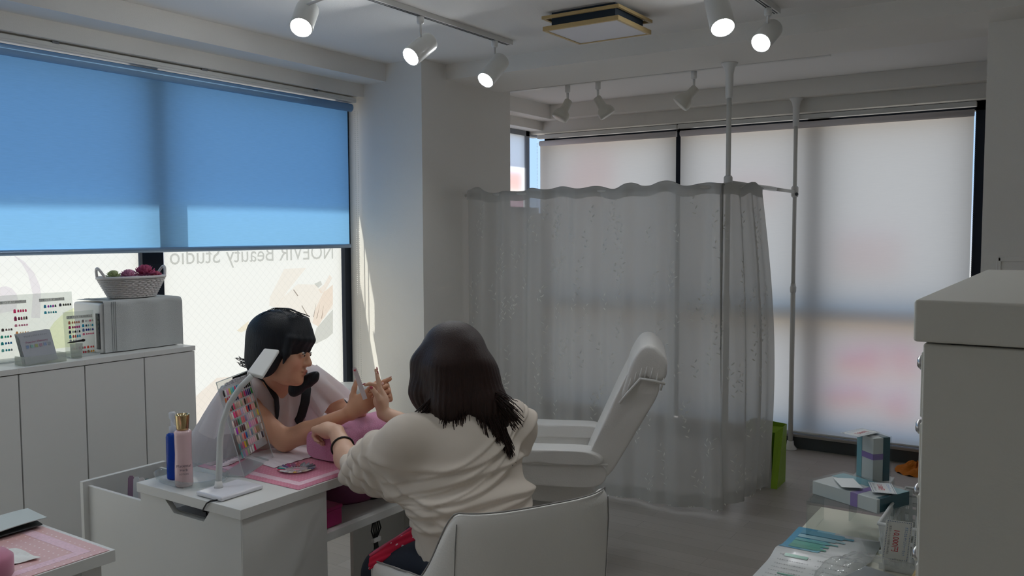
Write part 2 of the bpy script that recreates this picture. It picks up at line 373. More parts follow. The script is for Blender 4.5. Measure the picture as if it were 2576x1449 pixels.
# ---------------------------------------------------------------- far windows and their two white roller blinds
w2 = struct(thing('window_2', 'wide dark-framed window behind the white blinds on the far wall', 'window', (6.09, 2.0, 0.1)))
g = G()
for y0, y1 in ((0.5, 0.56), (1.44, 1.58), (2.43, 2.55), (3.60, 3.70)): g.box(6.06, 6.12, y0, y1, 0.1, 2.31)
g.box(6.06, 6.12, 0.5, 3.7, 0.88, 1.00); g.box(6.06, 6.12, 0.5, 3.7, 0.1, 0.16); g.box(6.06, 6.12, 0.5, 3.7, 2.25, 2.31)
g.build('window_frame', dark_al, w2)
for y0, y1 in ((0.56, 1.44), (1.58, 2.43), (2.55, 3.6)):
    for z0, z1 in ((0.16, 0.88), (1.0, 2.25)): G().box(6.09, 6.094, y0, y1, z0, z1).build('pane', glass, w2)
pink = shader('pink_vinyl', lambda t: mix(t, 0.35, N(t, 'BsdfTransparent', Color=lin('ffb0c8')).outputs[0], N(t, 'BsdfTranslucent', Color=lin('f7b4cc')).outputs[0]))
rnd = random.Random(3)
for (yc, zc) in ((1.28, .66), (1.10, .66), (0.92, .66), (1.30, .40), (1.16, .36), (0.96, .40)):
    g = G()
    for k in range(3):
        y, z = yc + rnd.uniform(-.05, .05), zc + rnd.uniform(-.06, .06); a, b = rnd.uniform(.03, .08), rnd.uniform(.03, .06)
        g.add([(6.085, y - a, z - b), (6.085, y + a, z - b * .6), (6.085, y + a * .8, z + b), (6.085, y - a * .7, z + b * .8)], [(0, 1, 2, 3)])
    g.build('window_sticker', pink, w2)
for (yc, zc, ww, hh) in ((3.2, 2.02, .18, .12), (3.25, 1.86, .22, .12), (1.15, 1.35, .2, .14), (1.95, 1.8, .2, .1)):
    G().add([(6.086, yc - ww, zc - hh), (6.086, yc + ww, zc - hh), (6.086, yc + ww, zc + hh), (6.086, yc - ww, zc + hh)], [(0, 1, 2, 3)]).build('window_sticker', tint('pale_pink_vinyl', 'faeaea'), w2)
whitef = fabric('white_blind_fabric', (0.12, 0.12, 0.12), (0.755, 0.665, 0.560), weave=0.03)
for nm, y0, y1, lab in (('a', 2.505, 3.685, 'lowered white roller blind behind the sheer curtain, next to the corner'), ('b', 0.56, 2.47, 'wide lowered white roller blind beside the partition wall')):
    b2 = thing('roller_blind', lab, 'blind', (XR, (y0 + y1) / 2, 0.10), 'white roller blinds on the far wall')
    G().grid(lambda u, v: (XR - 0.002, y0 + (y1 - y0) * u, 0.115 + (2.215 - 0.115) * v), 8, 8).build('fabric', whitef, b2, smooth=True)
    G().tube([(XR - .002, y0, 2.225), (XR - .002, y1, 2.225)], 0.022, 14).build('roller_tube', fabric('white_blind_roll', (0.58, 0.56, 0.57), (0.2, 0.19, 0.19)), b2, smooth=True)
    G().tube([(XR - .002, y0, 0.112), (XR - .002, y1, 0.112)], 0.008, 8).build('bottom_bar', white_m, b2, smooth=True)
    G().box(XR - .03, XR + .02, y0 - .012, y1 + .012, 2.262, 2.292).build('headrail', white_m, b2, bevel=0.002)
    chain(XR - .03, (y0 - .012) if nm == 'b' else (y1 + .012), 0.75, 2.24, 0.0, b2)
G().box(XR - .03, XR - .026, 2.486, 2.489, 2.20, 2.262).build('headrail_clip', steel, b2)

# alcove window beside the corner
w3 = struct(thing('window_3', 'narrow frosted window in the alcove behind the pillar', 'window', (5.7, 3.82, 1.66)))
g = G()
for x0, x1 in ((5.40, 5.44), (5.905, 5.955)): g.box(x0, x1, 3.78, 3.84, 1.66, 2.33)
g.box(5.40, 6.1, 3.78, 3.84, 1.66, 1.71); g.box(5.40, 6.1, 3.78, 3.84, 2.29, 2.33); g.build('window_frame', mat('grey_aluminium', '8a8d92', 0.4, 0.4), w3)
G().box(5.44, 6.1, 3.80, 3.804, 1.71, 2.29).build('pane', glass, w3)
G().add([(5.44, 3.796, 1.71), (5.905, 3.796, 1.71), (5.905, 3.796, 2.29), (5.44, 3.796, 2.29)], [(0, 1, 2, 3)]).build('frosted_film', fabric('clearer_film', (.2, .2, .2), (.78, .80, .82), see=.05), w3)
G().add([(5.44, 3.83, 1.84), (5.86, 3.83, 1.84), (5.86, 3.83, 1.99), (5.44, 3.83, 1.99)], [(0, 1, 2, 3)]).build('red_sticker', tint('red_vinyl', 'dc2436'), w3)
# shade the clear upper panes from the high sun: the building's own ledge above the window
g = G(); g.box(-1.4, 4.1, 3.86, 3.926, 2.60, 2.68); struct(g.build('trim_5', mat('concrete', 'a9a7a2', 0.9)))

# ---------------------------------------------------------------- low cabinets below the window
xs = [1.36, 1.617, 1.873, 2.134, 2.385]
cab_l = ['white cabinet under the small acrylic boards at the picture edge', 'white cabinet under the acrylic leaflet holder', 'white cabinet under the front of the towel-covered machine', 'white cabinet at the end of the row, beside the seated technician']
for i in range(4):
    x0, x1 = xs[i], xs[i + 1]
    c = thing('cabinet', cab_l[i], 'cabinet', ((x0 + x1) / 2, 3.46, 0), 'white cabinets below the window')
    G().box(x0 + .001, x1 - .001, 3.318, 3.60, 0.0, 0.978).build('carcass', white, c)
    G().box(x0 + .0025, x1 - .0025, 3.30, 3.317, 0.03, 0.976).build('door', white, c, bevel=0.001)
    G().box(x0, x1, 3.297, 3.605, 0.979, 1.0).build('top', white, c, bevel=0.0008)

# ---------------------------------------------------------------- nail desk
desk = thing('nail_desk', 'white nail desk with pink mat, open shelf and pulled-out deep drawer', 'desk', (2.15, 2.2, 0))
G().box(1.545, 2.78, 1.952, 2.452, 0.690, 0.720).build('desktop', white, desk, bevel=0.0015)
g = G(); g.prism([(1.966, 0), (2.45, 0), (2.45, .69), (2.327, .69), (2.279, .650), (2.135, .650), (2.102, .69), (1.966, .69)], (1.574, 0, 0), (0, 1, 0), (0, 0, 1), -0.018); g.build('side_panel', white, desk, bevel=0.0008)
G().box(1.557, 1.885, 1.962, 1.978, 0, .69).build('front_panel', white, desk, bevel=0.0008)
G().box(1.867, 1.885, 1.979, 2.44, 0, .69).build('side_panel', white, desk)
G().box(1.886, 2.76, 2.0, 2.40, .502, .53).build('shelf', white, desk, bevel=0.001)
G().box(2.45, 2.76, 2.402, 2.42, 0, .69).build('back_panel', white, desk)
G().box(2.76, 2.78, 1.97, 2.44, 0, .69).build('side_panel', white, desk)
dr = G().box(1.580, 1.592, 2.10, 2.79, .02, .645).box(1.850, 1.862, 2.10, 2.79, .02, .645).box(1.592, 1.850, 2.10, 2.79, .02, .035).box(1.592, 1.850, 2.10, 2.112, .035, .645).build('drawer', white, desk, bevel=0.001)
G().box(1.562, 1.880, 2.790, 2.808, .01, .662).build('drawer_front', white, dr, bevel=0.001)
G().box(1.60, 1.84, 2.12, 2.45, .035, .60).build('drawer_contents_box', black_p, dr)
fc = ['8a6f86', 'c9cdd0', 'd8d2d4', '6f8f8e', 'b7a0ae', 'e2e0dc']
for i in range(6):
    g = G(); x = 1.625 + i * .003; y = 2.64 - i * .026
    g.prism([(0, 0), (.02, 0), (.02, .168), (.015, .176), (.005, .176), (0, .168)], (x, y, .512), (.6, -.8, 0), (.12, .1, .98), .003)
    o = g.build('nail_file', mat('file_%d' % i, fc[i], .7)); tag(o, ['mauve', 'pale grey', 'white', 'teal', 'pink-grey', 'ivory'][i] + ' nail file standing in the open desk drawer', 'nail file', 'nail files in the drawer')
G().box(1.64, 1.84, 2.47, 2.68, .0355, .512).build('file_rack', mat('grey_rack', '9a9da0', .5), dr)

# second table at the picture's lower left edge
lt = thing('side_table', 'second white table with a polka dot mat, cut by the lower picture corner', 'table', (0.6, 2.2, 0))
G().box(-0.02, 1.178, 1.968, 2.452, .690, .720).build('tabletop', white, lt, bevel=0.0015)
for x in (0.02, 1.10):
    for y in (1.985, 2.38): G().box(x, x + .05, y, y + .05, 0, .69).build('leg', white, lt)
G().box(0.05, 1.14, 2.0, 2.02, .60, .69).build('apron', white, lt)

# ---------------------------------------------------------------- display table and drawer tower on the far side of the camera
dt = thing('display_table', 'low cream display table covered with brochures and boxes', 'table', (1.6, 0.35, 0))
G().box(0.86, 2.215, 0.16, 0.527, .775, .80).build('tabletop', mat('cream_laminate', 'cfccba', .5), dt, bevel=0.002)
for x in (0.90, 2.14):
    for y in (0.18, 0.47): G().box(x, x + .04, y, y + .04, 0, .775).build('leg', white, dt)
tw = thing('drawer_tower', 'tall off-white drawer cabinet with small knobs filling the lower edge of the picture', 'cabinet', (1.2, -.2, 0))
tm = mat('tower_paint', 'd6d4cc', .45, bump=(200, .05))
G().box(0.885, 1.62, -0.50, 0.120, 0, 1.394).build('carcass', tm, tw, bevel=0.002)
G().box(0.878, 1.63, -0.51, 0.128, 1.396, 1.436).build('top', tm, tw, bevel=0.003)
for k in range(9):
    z1 = 1.384 - k * .07 if k < 4 else 1.104 - (k - 4) * .2; h = .064 if k < 4 else .19
    if z1 - h < 0: continue
    d = G().box(0.90, 1.60, 0.1205, 0.1235, z1 - h, z1).build('drawer', tm, tw, bevel=0.002)
    for x in (1.00, 1.50): G().lathe((x, .1235, z1 - h / 2 + .008), [(.003, 0), (.003, .006), (.0075, .009), (.008, .014), (.005, .017)], 12, axis=(0, 1, 0)).build('knob', steel, d, smooth=True)

# ---------------------------------------------------------------- customer's tub chair
leather = mat('white_leather', 'e4e1dc', .42, bump=(160, .12), vary=(6, .03))
seam = mat('seam', '8e8b88', .7)
def chair_pt(u, w, z):
    O = V((1.98, 1.38, 0)); return O + V((.889, -.457, 0)) * u + V((.457, .889, 0)) * w + V((0, 0, z))
tc_ = thing('tub_chair', 'white leather tub chair holding the long-haired customer', 'chair', (1.98, 1.38, 0))
def plan(t, k=1.0):
    """t 0..1 from the front of one arm round the back to the other"""
    a = math.pi * (1.22 + 0 * k) * (t - .5) * 1.0
    cx, sn = math.sin(a), math.cos(a); e = .62
    u = .295 * k * math.copysign(abs(cx) ** e, cx); w = -.265 * k * math.copysign(abs(sn) ** e, sn)
    if abs(t - .5) > .36: w = w * .5 + (abs(t - .5) - .36) * 1.75; u = math.copysign(.295 * k - max(0, abs(t - .5) - .44) * .3, u)
    return u, w
def rim(t):
    d = abs(t - .5); s = min(1, max(0, (d - .20) / .155)); s = s * s * (3 - 2 * s); return .795 - .185 * s - .11 * max(0, d - .33) / .17
prof = [(.80, .40, 0), (.90, .43, 0), (.975, .52, 0), (1.0, .60, 0), (1.0, .72, 0), (1.0, .88, 0), (.985, .965, 0), (.95, 1.0, 0), (.90, 1.0, 0), (.865, .96, 0), (.85, .85, 0), (.84, .62, 0), (.82, .50, 0)]
def shell(u, v):
    i = min(int(v * (len(prof) - 1) + 1e-6), len(prof) - 1); k, hz, _ = prof[i]
    pu, pw = plan(u, k); z = .36 + (rim(u) - .36) * ((hz - .40) / .60); tilt = (z - .5) * .10
    m = math.cos(math.pi * (u - .5)) ; return chair_pt(pu, pw - tilt * max(0, m), z)
G().grid(shell, 56, len(prof) - 1).build('shell', leather, tc_, smooth=True, sub=1)
for t in (0.0, 1.0):
    pts = [shell(t, j / (len(prof) - 1)) for j in range(len(prof))]; G().add(pts, [tuple(range(len(pts)))]).build('arm_front', leather, tc_)
g = G(); g.tube([shell(i / 60, 7 / 12) + V((0, 0, .002)) - V((0, 0, 0)) for i in range(61)], .0022, 6); g.build('piping', seam, tc_, smooth=True)
for t in (.30, .70):
    g = G(); g.tube([(shell(t, j / 12) - chair_pt(0, 0, 0)) * 1.0015 + chair_pt(0, 0, 0) for j in range(1, 7)], .0016, 5); g.build('stitching', seam, tc_)
g = G()
def seatf(u, v):
    a = u * 2 * math.pi; k = min(1, v * 1.0); r = .235 * k; zz = .46 + .035 * (1 - (k ** 6)); e = .7
    return chair_pt(r * math.copysign(abs(math.cos(a)) ** e, math.cos(a)), .03 + r * math.copysign(abs(math.sin(a)) ** e, math.sin(a)), zz)
g.grid(seatf, 32, 8); g.grid(lambda u, v: seatf(u, 1) - V((0, 0, .10 * v)), 32, 2); g.build('seat_cushion', leather, tc_, smooth=True)
c0 = chair_pt(0, 0, 0)
G().lathe(c0, [(.028, .05), (.028, .36), (.14, .375), (.14, .39)], 16).build('column', steel, tc_, smooth=True)
for k in range(5):
    a = k * 2 * math.pi / 5 + .3; e = c0 + V((math.cos(a) * .27, math.sin(a) * .27, 0))
    lg = G().tube([c0 + V((0, 0, .085)), e + V((0, 0, .06))], [.022, .014], 8).build('leg', steel, tc_, smooth=True)
    G().ell(e + V((0, 0, .028)), (.026, .026, .028), 10, 8).build('caster', black_p, lg, smooth=True)

# ---------------------------------------------------------------- reclining treatment chair
rc = thing('recliner', 'white leather reclining salon chair with gathered head pillow before the sheer curtain', 'chair', (3.3, 1.7, 0))
Fd, Sd, R0 = V((-.4226, .9063, 0)), V((-.9063, -.4226, 0)), V((3.172, 1.479, 0))
def rp(a, b, z): return R0 + Fd * a + Sd * b + V((0, 0, z))
def rounded(name, poly, b0, b1, m, rad, parent, bulge=0.0):
    """cushion: side outline (a,z) swept across b0..b1 with soft edges"""
    n = 48; P_ = []
    L = len(poly); seg = [(poly[i], poly[(i + 1) % L]) for i in range(L)]; lens = [math.dist(*s_) for s_ in seg]; T = sum(lens)
    for k in range(n):
        d = k * T / n; i = 0
        while d > lens[i]: d -= lens[i]; i += 1
        (x0, z0), (x1, z1) = seg[i]; t = d / lens[i]; P_.append((x0 + (x1 - x0) * t, z0 + (z1 - z0) * t))
    for _ in range(3): P_ = [((P_[k - 1][0] + 2 * P_[k][0] + P_[(k + 1) % n][0]) / 4, (P_[k - 1][1] + 2 * P_[k][1] + P_[(k + 1) % n][1]) / 4) for k in range(n)]
    ca, cz = sum(p[0] for p in P_) / n, sum(p[1] for p in P_) / n; rings = []
    st = [(0, .55), (.0, .80), (.12, .93), (.45, .99), (1, 1)]
    prof_ = [(b0 + (rad * x), s_) for x, s_ in st] + [(b1 - rad * x, s_) for x, s_ in st[::-1]]
    g = G(); vs = []; 
    for b, s_ in prof_:
        bb = 1 + bulge * math.sin(math.pi * (b - b0) / (b1 - b0))
        for (x, z) in P_:
            dx, dz = x - ca, z - cz; l = math.hypot(dx, dz) + 1e-6; k = max(.05, (l - rad * (1 - s_) * 2.2) / l)
            vs.append(rp(ca + dx * k * bb, b, cz + dz * k * bb))
    m_ = len(prof_); fs = [(i * n + k, i * n + (k + 1) % n, (i + 1) * n + (k + 1) % n, (i + 1) * n + k) for i in range(m_ - 1) for k in range(n)]
    fs += [tuple(range(n - 1, -1, -1)), tuple((m_ - 1) * n + k for k in range(n))]
    g.add(vs, fs); return g.build(name, m, parent, smooth=True)
rounded('backrest', [(.26, .47), (.10, .83), (.02, .99), (-.055, .99), (-.09, .86), (.115, .50), (.15, .46)], -.50, -.01, leather, .03, rc)
hp = rounded('head_pillow', [(.085, .815), (.04, .97), (-.005, 1.04), (-.055, 1.045), (-.11, .985), (-.108, .90), (-.075, .885), (-.03, .915), (.02, .87), (.06, .80)], -.50, .0, leather, .04, rc, bulge=.06)
g = G(); g.tube([rp(.083, .006, .80), rp(.05, .012, .845), rp(.0, .014, .905), (rp(-.05, .012, .898)), rp(-.10, .006, .885)], .006, 8); g.build('pillow_piping', leather, hp, smooth=True)
for k in range(7):
    a = .05 - k * .022; g = G(); z0 = .855 + .05 * math.sin(k / 6 * 3.1); g.tube([rp(a, .004, z0), rp(a - .008, .006, z0 + .028), rp(a - .012, .0, z0 + .05)], [.005, .004, .001], 6); g.build('gather', leather, hp, smooth=True)
rounded('seat_cushion', [(.80, .37), (.80, .48), (.20, .45), (.18, .34)], -.46, -.06, leather, .03, rc)
for b0, b1 in ((-.09, .01), (-.56, -.46)):
    ar = rounded('armrest', [(.70, .44), (.70, .545), (.14, .545), (.12, .50), (.16, .44)], b0, b1, leather, .015, rc)
    rounded('arm_pad', [(.71, .535), (.70, .585), (.60, .60), (.20, .598), (.145, .575), (.135, .54)], b0 - .008, b1 + .012, leather, .022, ar, bulge=.02)
g = G(); g.tube([rp(.13, .012, .542), rp(.40, .014, .538), rp(.70, .012, .540)], .005, 8); g.build('arm_piping', leather, rc, smooth=True)
rounded('base', [(.66, .10), (.66, .43), (.20, .43), (.22, .10)], -.46, -.09, mat('recliner_base', 'b9b6b1', .5), .03, rc)
G().lathe(rp(.42, -.26, 0), [(.27, 0), (.27, .02), (.10, .05), (.05, .10)], 28).build('foot_plate', steel, rc, smooth=True)

# ---------------------------------------------------------------- tension poles, crossbar and sheer curtain
def pole(label, x, y, ztop):
    p = thing('tension_pole', label, 'pole', (x, y, 0), 'white tension poles of the curtain frame')
    G().tube([(x, y, .03), (x, y, 1.15)], .0165, 14).build('lower_tube', white_m, p, smooth=True)
    G().tube([(x, y, 1.10), (x, y, ztop - .16)], .0135, 14).build('upper_tube', white_m, p, smooth=True)
    G().lathe((x, y, 0), [(.045, 0), (.045, .008), (.026, .03), (.022, .06)], 18).build('foot', white_p, p, smooth=True)
    G().lathe((x, y, ztop - .19), [(.018, 0), (.021, .02), (.022, .13), (.030, .165), (.045, .185), (.045, .19)], 18).build('cap', white_p, p, smooth=True)
    G().lathe((x, y, 1.085), [(.0165, 0), (.021, .01), (.021, .04), (.0165, .05)], 14).build('collar', white_p, p, smooth=True)
    return p
pole('white tension pole standing inside the corner of the sheer curtain', 4.585, 1.618, 2.42)
pole('white tension pole standing by the far blinds', 5.905, 1.618, 2.40)
cb = thing('crossbar', 'white horizontal bar joining the two tension poles', 'pole', (5.2, 1.62, 1.77))
G().tube([(4.585, 1.618, 1.772), (5.45, 1.618, 1.772)], .0145, 12).build('tube', white_m, cb, smooth=True)
G().tube([(5.40, 1.618, 1.772), (5.87, 1.618, 1.772)], .0115, 12).build('inner_tube', white_m, cb, smooth=True)
for x in (4.585, 5.905):
    G().lathe((x, 1.618, 1.735), [(.018, 0), (.024, .01), (.024, .065), (.018, .075)], 14).build('joint', white_p, cb, smooth=True)
G().ell((5.885, 1.60, 1.755), (.014, .012, .012)).build('screw_knob', mat('grey_knob', '4c4f52', .4), cb, smooth=True)
rod = thing('curtain_rod', 'thin white rod carrying the sheer curtain from the pillar', 'rod', (4.30, 2.3, 1.735))
G().tube([(4.305, 1.60, 1.735), (4.305, 3.207, 1.735)], .010, 10).build('tube', white_m, rod, smooth=True)
G().tube([(4.305, 1.60, 1.735), (4.36, 1.56, 1.737), (4.95, 1.56, 1.740)], .010, 10).build('side_tube', white_m, rod, smooth=True)
def sheer(t):
    d = N(t, 'BsdfDiffuse', Color=(.74, .74, .71, 1)); tl = N(t, 'BsdfTranslucent', Color=(.62, .62, .60, 1))
    co = N(t, 'TexCoord'); mp = N(t, 'Mapping'); mp.inputs['Scale'].default_value = (5, 5, 900); t.links.new(co.outputs['Object'], mp.inputs[0])
    s = mix(t, .42, d.outputs[0], tl.outputs[0])
    lw = N(t, 'LayerWeight', Blend=.35)          # folds seen edge-on look denser
    r = N(t, 'MapRange'); r.inputs['To Min'].default_value = .17; r.inputs['To Max'].default_value = .02; t.links.new(lw.outputs['Facing'], r.inputs['Value'])
    return mix(t, r.outputs[0], s, N(t, 'BsdfTransparent', Color=(.97, .97, .97, 1)).outputs[0])
sheer_m = shader('sheer_voile', sheer)
ct = thing('sheer_curtain', 'white sheer curtain with embroidered leaf sprigs screening the treatment corner', 'curtain', (4.30, 2.3, 0))
rc_ = random.Random(11); ph = [(rc_.uniform(3, 9), rc_.uniform(0, 6), rc_.uniform(.3, 1)) for _ in range(7)]
def drape(s, z):
    """s metres along the hem from the pillar (0) round the corner (1.64) to the end; gives the curtain surface"""
    k = sum(a * math.sin(f * s * 2.6 + p + .5 * math.sin(z * 1.3 + p)) for f, p, a in ph) / 6.0
    q0 = .62 * math.sin(30 * s + 2.2 * math.sin(s * 4.1) + .35 * math.sin(z * 2.1)) + .25 * math.sin(61 * s + 1.0 + .6 * math.sin(z * 1.4)); k += q0 * (.75 + .25 * math.sin(s * 3 + 1))
    amp = .026 + .016 * (1 - z / 1.75); cor = 1.64
    flare = .05 * (1 - z / 1.75)
    if s < cor: return V((4.297 - flare * .5 + k * amp, 3.185 - s, z))
    q = s - cor; a = min(1, q / .08); return V((4.297 + q * .98, 1.545 - .02 * a - flare * .9 + k * amp * .8 - .05 * math.sin(min(1, z / 1.75) * math.pi) * min(1, q / .3), z))
def top_z(s): return 1.745 + .012 * math.sin(s * 23) * math.sin(s * 7 + 1) + .018 * max(0, math.sin(s * 9 + 2)) ** 4
def bot_z(s): return .018 + .012 * math.sin(s * 5) + (.03 if s > 1.66 else 0)
LEN = 2.20
g = G(); g.grid(lambda u, v: drape(u * LEN, bot_z(u * LEN) + (top_z(u * LEN) - bot_z(u * LEN)) * v), 360, 30); g.build('panel', sheer_m, ct, smooth=True)
# gathered heading puffed over the rod
g = G(); g.grid(lambda u, v: drape(u * LEN, top_z(u * LEN) - .055 + .0 * v) + V((-.012 * math.sin(v * 3.14) - .012 + .03 * v, 0, .055 + (.03 + .022 * max(0, math.sin(u * 41)) * max(0, math.sin(u * 13 + 1))) * math.sin(v * 3.14) - .055 * (1 - v) * .9)), 200, 6)
g.build('heading', fabric('voile_heading', (.40, .40, .39), (.30, .30, .29), see=.12), ct, smooth=True)
g = G(); g.grid(lambda u, v: drape(u * LEN, bot_z(u * LEN) + .07 * v) + V((-.003, -.001, 0)), 200, 3); g.build('hem', sheer_m, ct, smooth=True)
# embroidered sprigs
leaf_m = fabric('embroidery', (.60, .60, .57), (.34, .34, .33))
g = G(); rl = random.Random(5)
for k in range(210):
    s0, z0 = rl.uniform(.02, LEN - .03), rl.uniform(.06, 1.60); ang = rl.uniform(-.5, .5)
    for j in range(4):
        z = z0 + j * .026; s = s0 + ang * j * .02; sd = 1 if j % 2 else -1; L = .026; wd = .0075; aa = .7 * sd + ang
        if z > 1.68: break
        pts = [(0, 0), (L * .5 * math.sin(aa) - wd * math.cos(aa) * .5, L * .5 * math.cos(aa) + wd * math.sin(aa) * .5), (L * math.sin(aa), L * math.cos(aa)), (L * .5 * math.sin(aa) + wd * math.cos(aa) * .5, L * .5 * math.cos(aa) - wd * math.sin(aa) * .5)]
        off = V((-.003, 0, 0)) if s < 1.62 else V((0, -.003, 0))
        g.add([drape(min(LEN, max(0, s + p[0])), z + p[1]) + off for p in pts], [(0, 1, 2, 3)])
for k in range(60):   # torn fringe sprigs along the hem
    s = rl.uniform(.0, LEN - .02); b = drape(s, bot_z(s) + .005); d = V((rl.uniform(-.03, -.005), rl.uniform(-.015, .015), rl.uniform(-.012, .01)))
    g.add([b, b + d * .5 + V((0, .004, 0)), b + d, b + d * .5 - V((0, .004, 0))], [(0, 1, 2, 3)])
o = g.build('leaf_embroidery', leaf_m, ct); o['kind'] = 'stuff'

# ---------------------------------------------------------------- ceiling: track, spotlights, ventilator
slot_m = mat('slot', '3a3c3e', .6)
def track(label, x0, x1, y):
    t_ = thing('lighting_track', label, 'track', ((x0 + x1) / 2, y, 2.48))
    G().box(x0, x1, y - .017, y + .017, 2.486, 2.51).build('rail', white_m, t_, bevel=.001)
    for d in (-.006, .006): G().box(x0, x1 - .02, y + d - .0028, y + d + .0028, 2.4848, 2.487).build('slot', slot_m, t_)
track('long white ceiling track above the nail desk', -0.5, 3.80, 2.53)
track('white ceiling track above the tub chair, cut by the top edge', 0.6, 3.95, 1.175)
lens_m = shader('lit_lens', lambda t: N(t, 'Emission', Color=(.93, .97, 1, 1), Strength=104.0).outputs[0])
def spot(label, adapter, disc, back, r=.046, group='lit track spotlights', emit=True):
    a, d, b = V(adapter), V(disc), V(back); ax = (d - b).normalized(); L = (d - b).length
    s_ = thing('spotlight', label, 'spotlight', adapter, group)
    G().lathe((a.x, a.y, a.z - .035), [(.014, 0), (.017, .008), (.017, .03), (.014, .035)], 16).build('adapter', white_p, s_, smooth=True)
    side = ax.cross(V((0, 0, 1))).normalized(); m_ = b + ax * L * .30; j = V((a.x, a.y, 0)); top = V((a.x, a.y, a.z - .03)); low = m_ - V((0, 0, -r * .9))
    G().tube([top, V((a.x, a.y, max(low.z + .01, m_.z + r * .6))), m_ + (V((0, 0, 1)) - ax * ax.z).normalized() * r * .75], .006, 8).build('stem', white_p, s_, smooth=True)
    G().lathe(b, [(r * .86, 0), (r * .97, .006), (r, .016), (r, L - .003), (r * .97, L), (r * .90, L), (r * .90, L - .01)], 32, axis=ax).build('housing', white_m, s_, smooth=True, bevel=0)
    G().lathe(d - ax * .006, [(r * .90, 0), (r * .90, .001)], 32, axis=ax).build('lens', lens_m, s_)
    return s_
spot('lit white track spotlight over the blue blind, cut by the top edge', (2.50, 2.53, 2.486), (2.432, 2.628, 2.325), (2.517, 2.676, 2.428), .047)
spot('lit white track spotlight in the middle of the long track', (3.062, 2.53, 2.486), (3.028, 2.562, 2.302), (3.153, 2.548, 2.394), .046)
spot('lit white track spotlight at the end of the long track', (3.655, 2.53, 2.486), (3.558, 2.521, 2.269), (3.685, 2.507, 2.391), .046)
spot('lit white spotlight with round glaring lens near the tension pole', (3.815, 1.175, 2.486), (3.782, 1.195, 2.33), (3.908, 1.179, 2.418), .046)
spot('lit white spotlight pointing down beside the ceiling ventilator', (3.06, 1.175, 2.486), (2.955, 1.069, 2.218), (3.035, 1.127, 2.355), .044)
for x, y, wh in ((1.40, 2.53, 'above the open desk drawer'), (0.7, 2.53, 'above the second table'), (2.2, 1.175, 'above the tub chair'), (1.3, 1.175, 'nearest the drawer tower')):  # out-of-view spotlights added to lift the room light
    spot('added unseen white spotlight further along the ceiling track ' + wh, (x, y, 2.486), (x - .03, y + .04, 2.30), (x + .05, y + .07, 2.41), .046)
# unlit bell-shaped spots beyond the beam
def bell(label, adapter, aim, L=.15):
    a = V(adapter); ax = V(aim).normalized(); s_ = thing('bell_spotlight', label, 'spotlight', adapter, 'unlit bell spotlights beyond the beam')
    j = a - V((0, 0, .115))
    G().lathe((a.x, a.y, a.z - .05), [(.012, 0), (.018, .006), (.018, .05)], 14).build('adapter', white_p, s_, smooth=True)
    G().tube([a - V((0, 0, .05)), j], .0085, 8).build('stem', white_p, s_, smooth=True)
    G().lathe(j - ax * .02, [(.020, 0), (.027, .006), (.029, .06), (.031, .075), (.050, .095), (.058, .12), (.056, .142), (.050, .145)], 24, axis=ax).build('bell', mat('cream_enamel', 'd2cfc4', .35), s_, smooth=True)
    G().lathe(j + ax * .12, [(.05, 0), (.05, .002)], 24, axis=ax).build('bulb_face', mat('frosted_bulb', 'c9c7c0', .3), s_)
track('short white ceiling track beyond the beam', 4.9, 5.2, 2.45) if False else None
bt = thing('lighting_track', 'white ceiling track hidden beyond the beam', 'track', (5.05, 2.4, 2.49)); G().box(5.035, 5.07, 1.2, 3.45, 2.488, 2.51).build('rail', white_m, bt)
bell('unlit bell spotlight turned toward the corner, nearest the alcove window', (5.053, 2.902, 2.49), (-.35, .30, -.85))
bell('unlit bell spotlight turned toward the tension poles, second from the alcove', (5.053, 2.672, 2.49), (.25, -.45, -.80))
bell('unlit bell spotlight hanging apart from its two neighbours', (5.053, 2.007, 2.49), (-.30, .62, -.72))
av = thing('ceiling_ventilator', 'square ceiling ventilator with wooden edges and white panel', 'ventilator', (3.57, 1.88, 2.43))
wood_e = mat('pale_wood', 'c3a873', .5, bump=(30, .1, (1, 12, 12)), vary=(14, .1))
x0, x1, y0, y1 = 3.40, 3.745, 1.70, 2.085
G().box(x0 + .03, x1 - .03, y0 + .03, y1 - .03, 2.445, 2.51).build('dark_core', mat('dark_core', '20303f', .6), av)
for z0, z1, ins in ((2.478, 2.492, -.004), (2.425, 2.445, 0)):
    a0, a1, b0, b1 = x0 + ins, x1 - ins, y0 + ins, y1 - ins
    for bx in ((a0, a1, b0, b0 + .014), (a0, a1, b1 - .014, b1), (a0, a0 + .014, b0 + .014, b1 - .014), (a1 - .014, a1, b0 + .014, b1 - .014)): G().box(bx[0], bx[1], bx[2], bx[3], z0, z1).build('wooden_edge', wood_e, av, bevel=.001)
G().box(x0 + .015, x1 - .015, y0 + .015, y1 - .015, 2.428, 2.442).build('panel', mat('panel_white', 'e0dfe4', .6), av)
for x in (x0 + .035, x1 - .05):
    for y in (y0 + .035, y1 - .05): G().box(x, x + .014, y, y + .014, 2.44, 2.51).build('spacer', steel, av)
